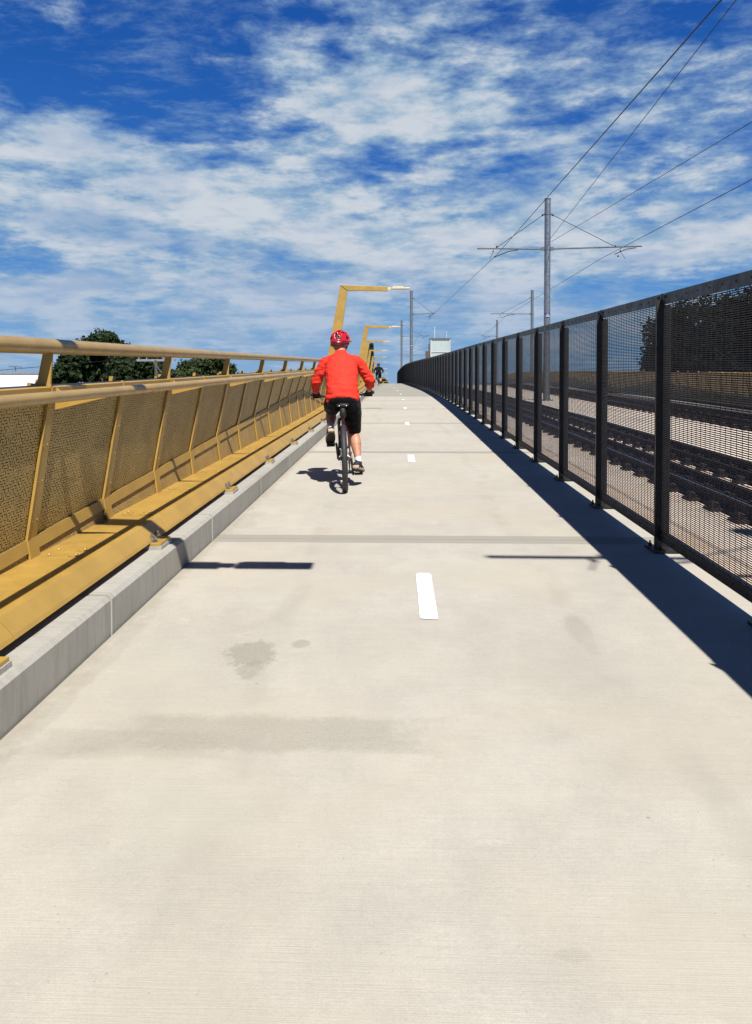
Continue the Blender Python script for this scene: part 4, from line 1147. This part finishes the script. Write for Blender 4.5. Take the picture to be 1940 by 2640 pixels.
    wheel(V((0,0,.365))); wheel(V((0,1.10,.365)))
    MB().box(-.075,-.038,.055,.10,.385,.45).tube([(-.06,.08,.45),(-.055,.2,.60),(-.03,.29,.74),(-.03,.6,.82),(-.02,.84,.90),(-.10,.95,.99)], .0028, 5).build('brake_caliper', M['plast'], B)
    # drive train on the right
    cas = MB()
    for k in range(7):
        r_ = .022+.0068*(6-k); x = .040+.0045*(k-1); n = 28
        cas.tube([(x,0,.365),(x+.0018,0,.365)], r_, n)
    cas.build('cassette', M['alu'], B)
    ch = MB(); n = 36; c0 = bb+V((.052,0,0)); vs = []
    for i in range(n):
        a = 2*pi*i/n; w = .003*(i % 2)
        for x_, q in ((0,.068+w),(.003,.068+w),(.003,.05),(0,.05)): vs.append((c0.x+x_, c0.y+q*cos(a), c0.z+q*sin(a)))
    ch.add(vs, [(i*4+k, i*4+(k+1) % 4, ((i+1) % n)*4+(k+1) % 4, ((i+1) % n)*4+k) for i in range(n) for k in range(4)])
    ch.tube([bb+V((-.07,0,0)), bb+V((.082,0,0))], .014, 12)
    for k in range(4): a = pi/4+pi/2*k; ch.bar(c0, c0+V((0,.055*cos(a),.055*sin(a))), .006, .014)
    cr = ch.build('crankset', M['plast'], B)
    for s, pz in ((1, .125), (-1, .475)):
        e = V((s*.088,.44,pz)); b0 = bb+V((s*.075,0,0))
        MB().bar(b0, e, .013, .026, V((1,0,0))).tube([e-V((s*.008,0,0)), e+V((s*.012,0,0))], .016, 12).build('crank_arm', M['plast'], cr)
        tilt = Matrix.Translation(e+V((s*.065,0,0))) @ Matrix.Rotation(radians(-30 if s < 0 else -14), 4, 'X')
        pd = MB().box(-.047,.047,-.046,-.036,-.010,.010, tilt).box(-.047,.047,.036,.046,-.010,.010, tilt).box(-.047,-.039,-.036,.036,-.010,.010, tilt).box(.039,.047,-.036,.036,-.010,.010, tilt).box(-.039,.039,-.010,.010,-.011,.011, tilt)
        pd.tube([e, e+V((s*.10,0,0))], .006, 8).build('pedal', M['plast'], cr)
    cn = MB()
    path = [V((.054,.44+.070*cos(a),.30+.070*sin(a))) for a in (1.7,1.2,.6,0,-.6,-1.2,-1.7)]
    path = [V((.044,.0,.41))]+path+[V((.046,.03,.245)),V((.046,-.005,.235)),V((.046,.012,.295)),V((.045,.055,.35))]
    for a_, b_ in zip(path, path[1:]): cn.bar(a_, b_, .006, .009)
    cn.build('chain', M['black'], B)
    de = MB().box(.040,.062,-.03,.03,.30,.345)
    de.bar(V((.052,.015,.31)), V((.050,.02,.235)), .014, .03, V((0,1,0))).tube([(.044,.02,.235),(.054,.02,.235)], .022, 12).tube([(.044,.015,.30),(.054,.015,.30)], .02, 12)
    de.tube([(.06,-.01,.33),(.085,-.06,.36),(.075,-.03,.43),(.07,.10,.385),(.05,.35,.31)], .003, 6)
    de.build('derailleur', M['plast'], B)
    MB().tube([(-.05,.40,.31),(-.095,.30,.24),(-.10,.24,.22)], [.008,.007,.009], 6).build('kickstand', M['plast'], B) if False else None
    return B
RIG = Matrix.Translation(P(-.597, 8.39, 0)) @ Matrix.Rotation(math.atan(.03), 4, 'X') @ Matrix.Rotation(radians(4.0), 4, 'Z') @ Matrix.Rotation(radians(-2.0), 4, 'Y')
def place(o, m): o.matrix_world = m
rider = make_person('person in a red long-sleeved jersey and red helmet riding away, left of the dashes')
bike = make_bike('bicycle with dark red frame ridden by the person in red')
objs = list(COL.objects)
far_y = 62.5; sl = (grade(far_y+.5)-grade(far_y-.5))
RIG2 = Matrix.Translation(P(-.78, far_y, 0)) @ Matrix.Rotation(radians(2.2), 4, 'Z') @ Matrix.Rotation(math.atan(sl), 4, 'X')
def recolour(o, table_, allobs):
    if o.type == 'MESH' and o.material_slots:
        k = o.material_slots[0].material.name
        for a, b in table_.items():
            if k == M[a].name: o.material_slots[0].link = 'OBJECT'; o.material_slots[0].material = M[b]
    for c in [q for q in COL.objects if q.parent == o]: recolour(c, table_, allobs)
r2 = copy_tree(rider, objs); b2 = copy_tree(bike, objs)
recolour(r2, {'red': 'navy', 'helm': 'plast', 'helmd': 'plast', 'sock': 'shorts', 'beige': 'shoe', 'hair': 'plast'}, None)
recolour(b2, {'frame': 'plast', 'redlens': 'plast'}, None)
r2['label'] = 'person in dark clothes and black helmet cycling far ahead near the crest'; b2['label'] = 'black bicycle ridden by the distant person in dark clothes'
rider.matrix_world = RIG; bike.matrix_world = RIG; r2.matrix_world = RIG2 @ Matrix.Diagonal((1.15, 1.05, 1., 1.)); b2.matrix_world = RIG2
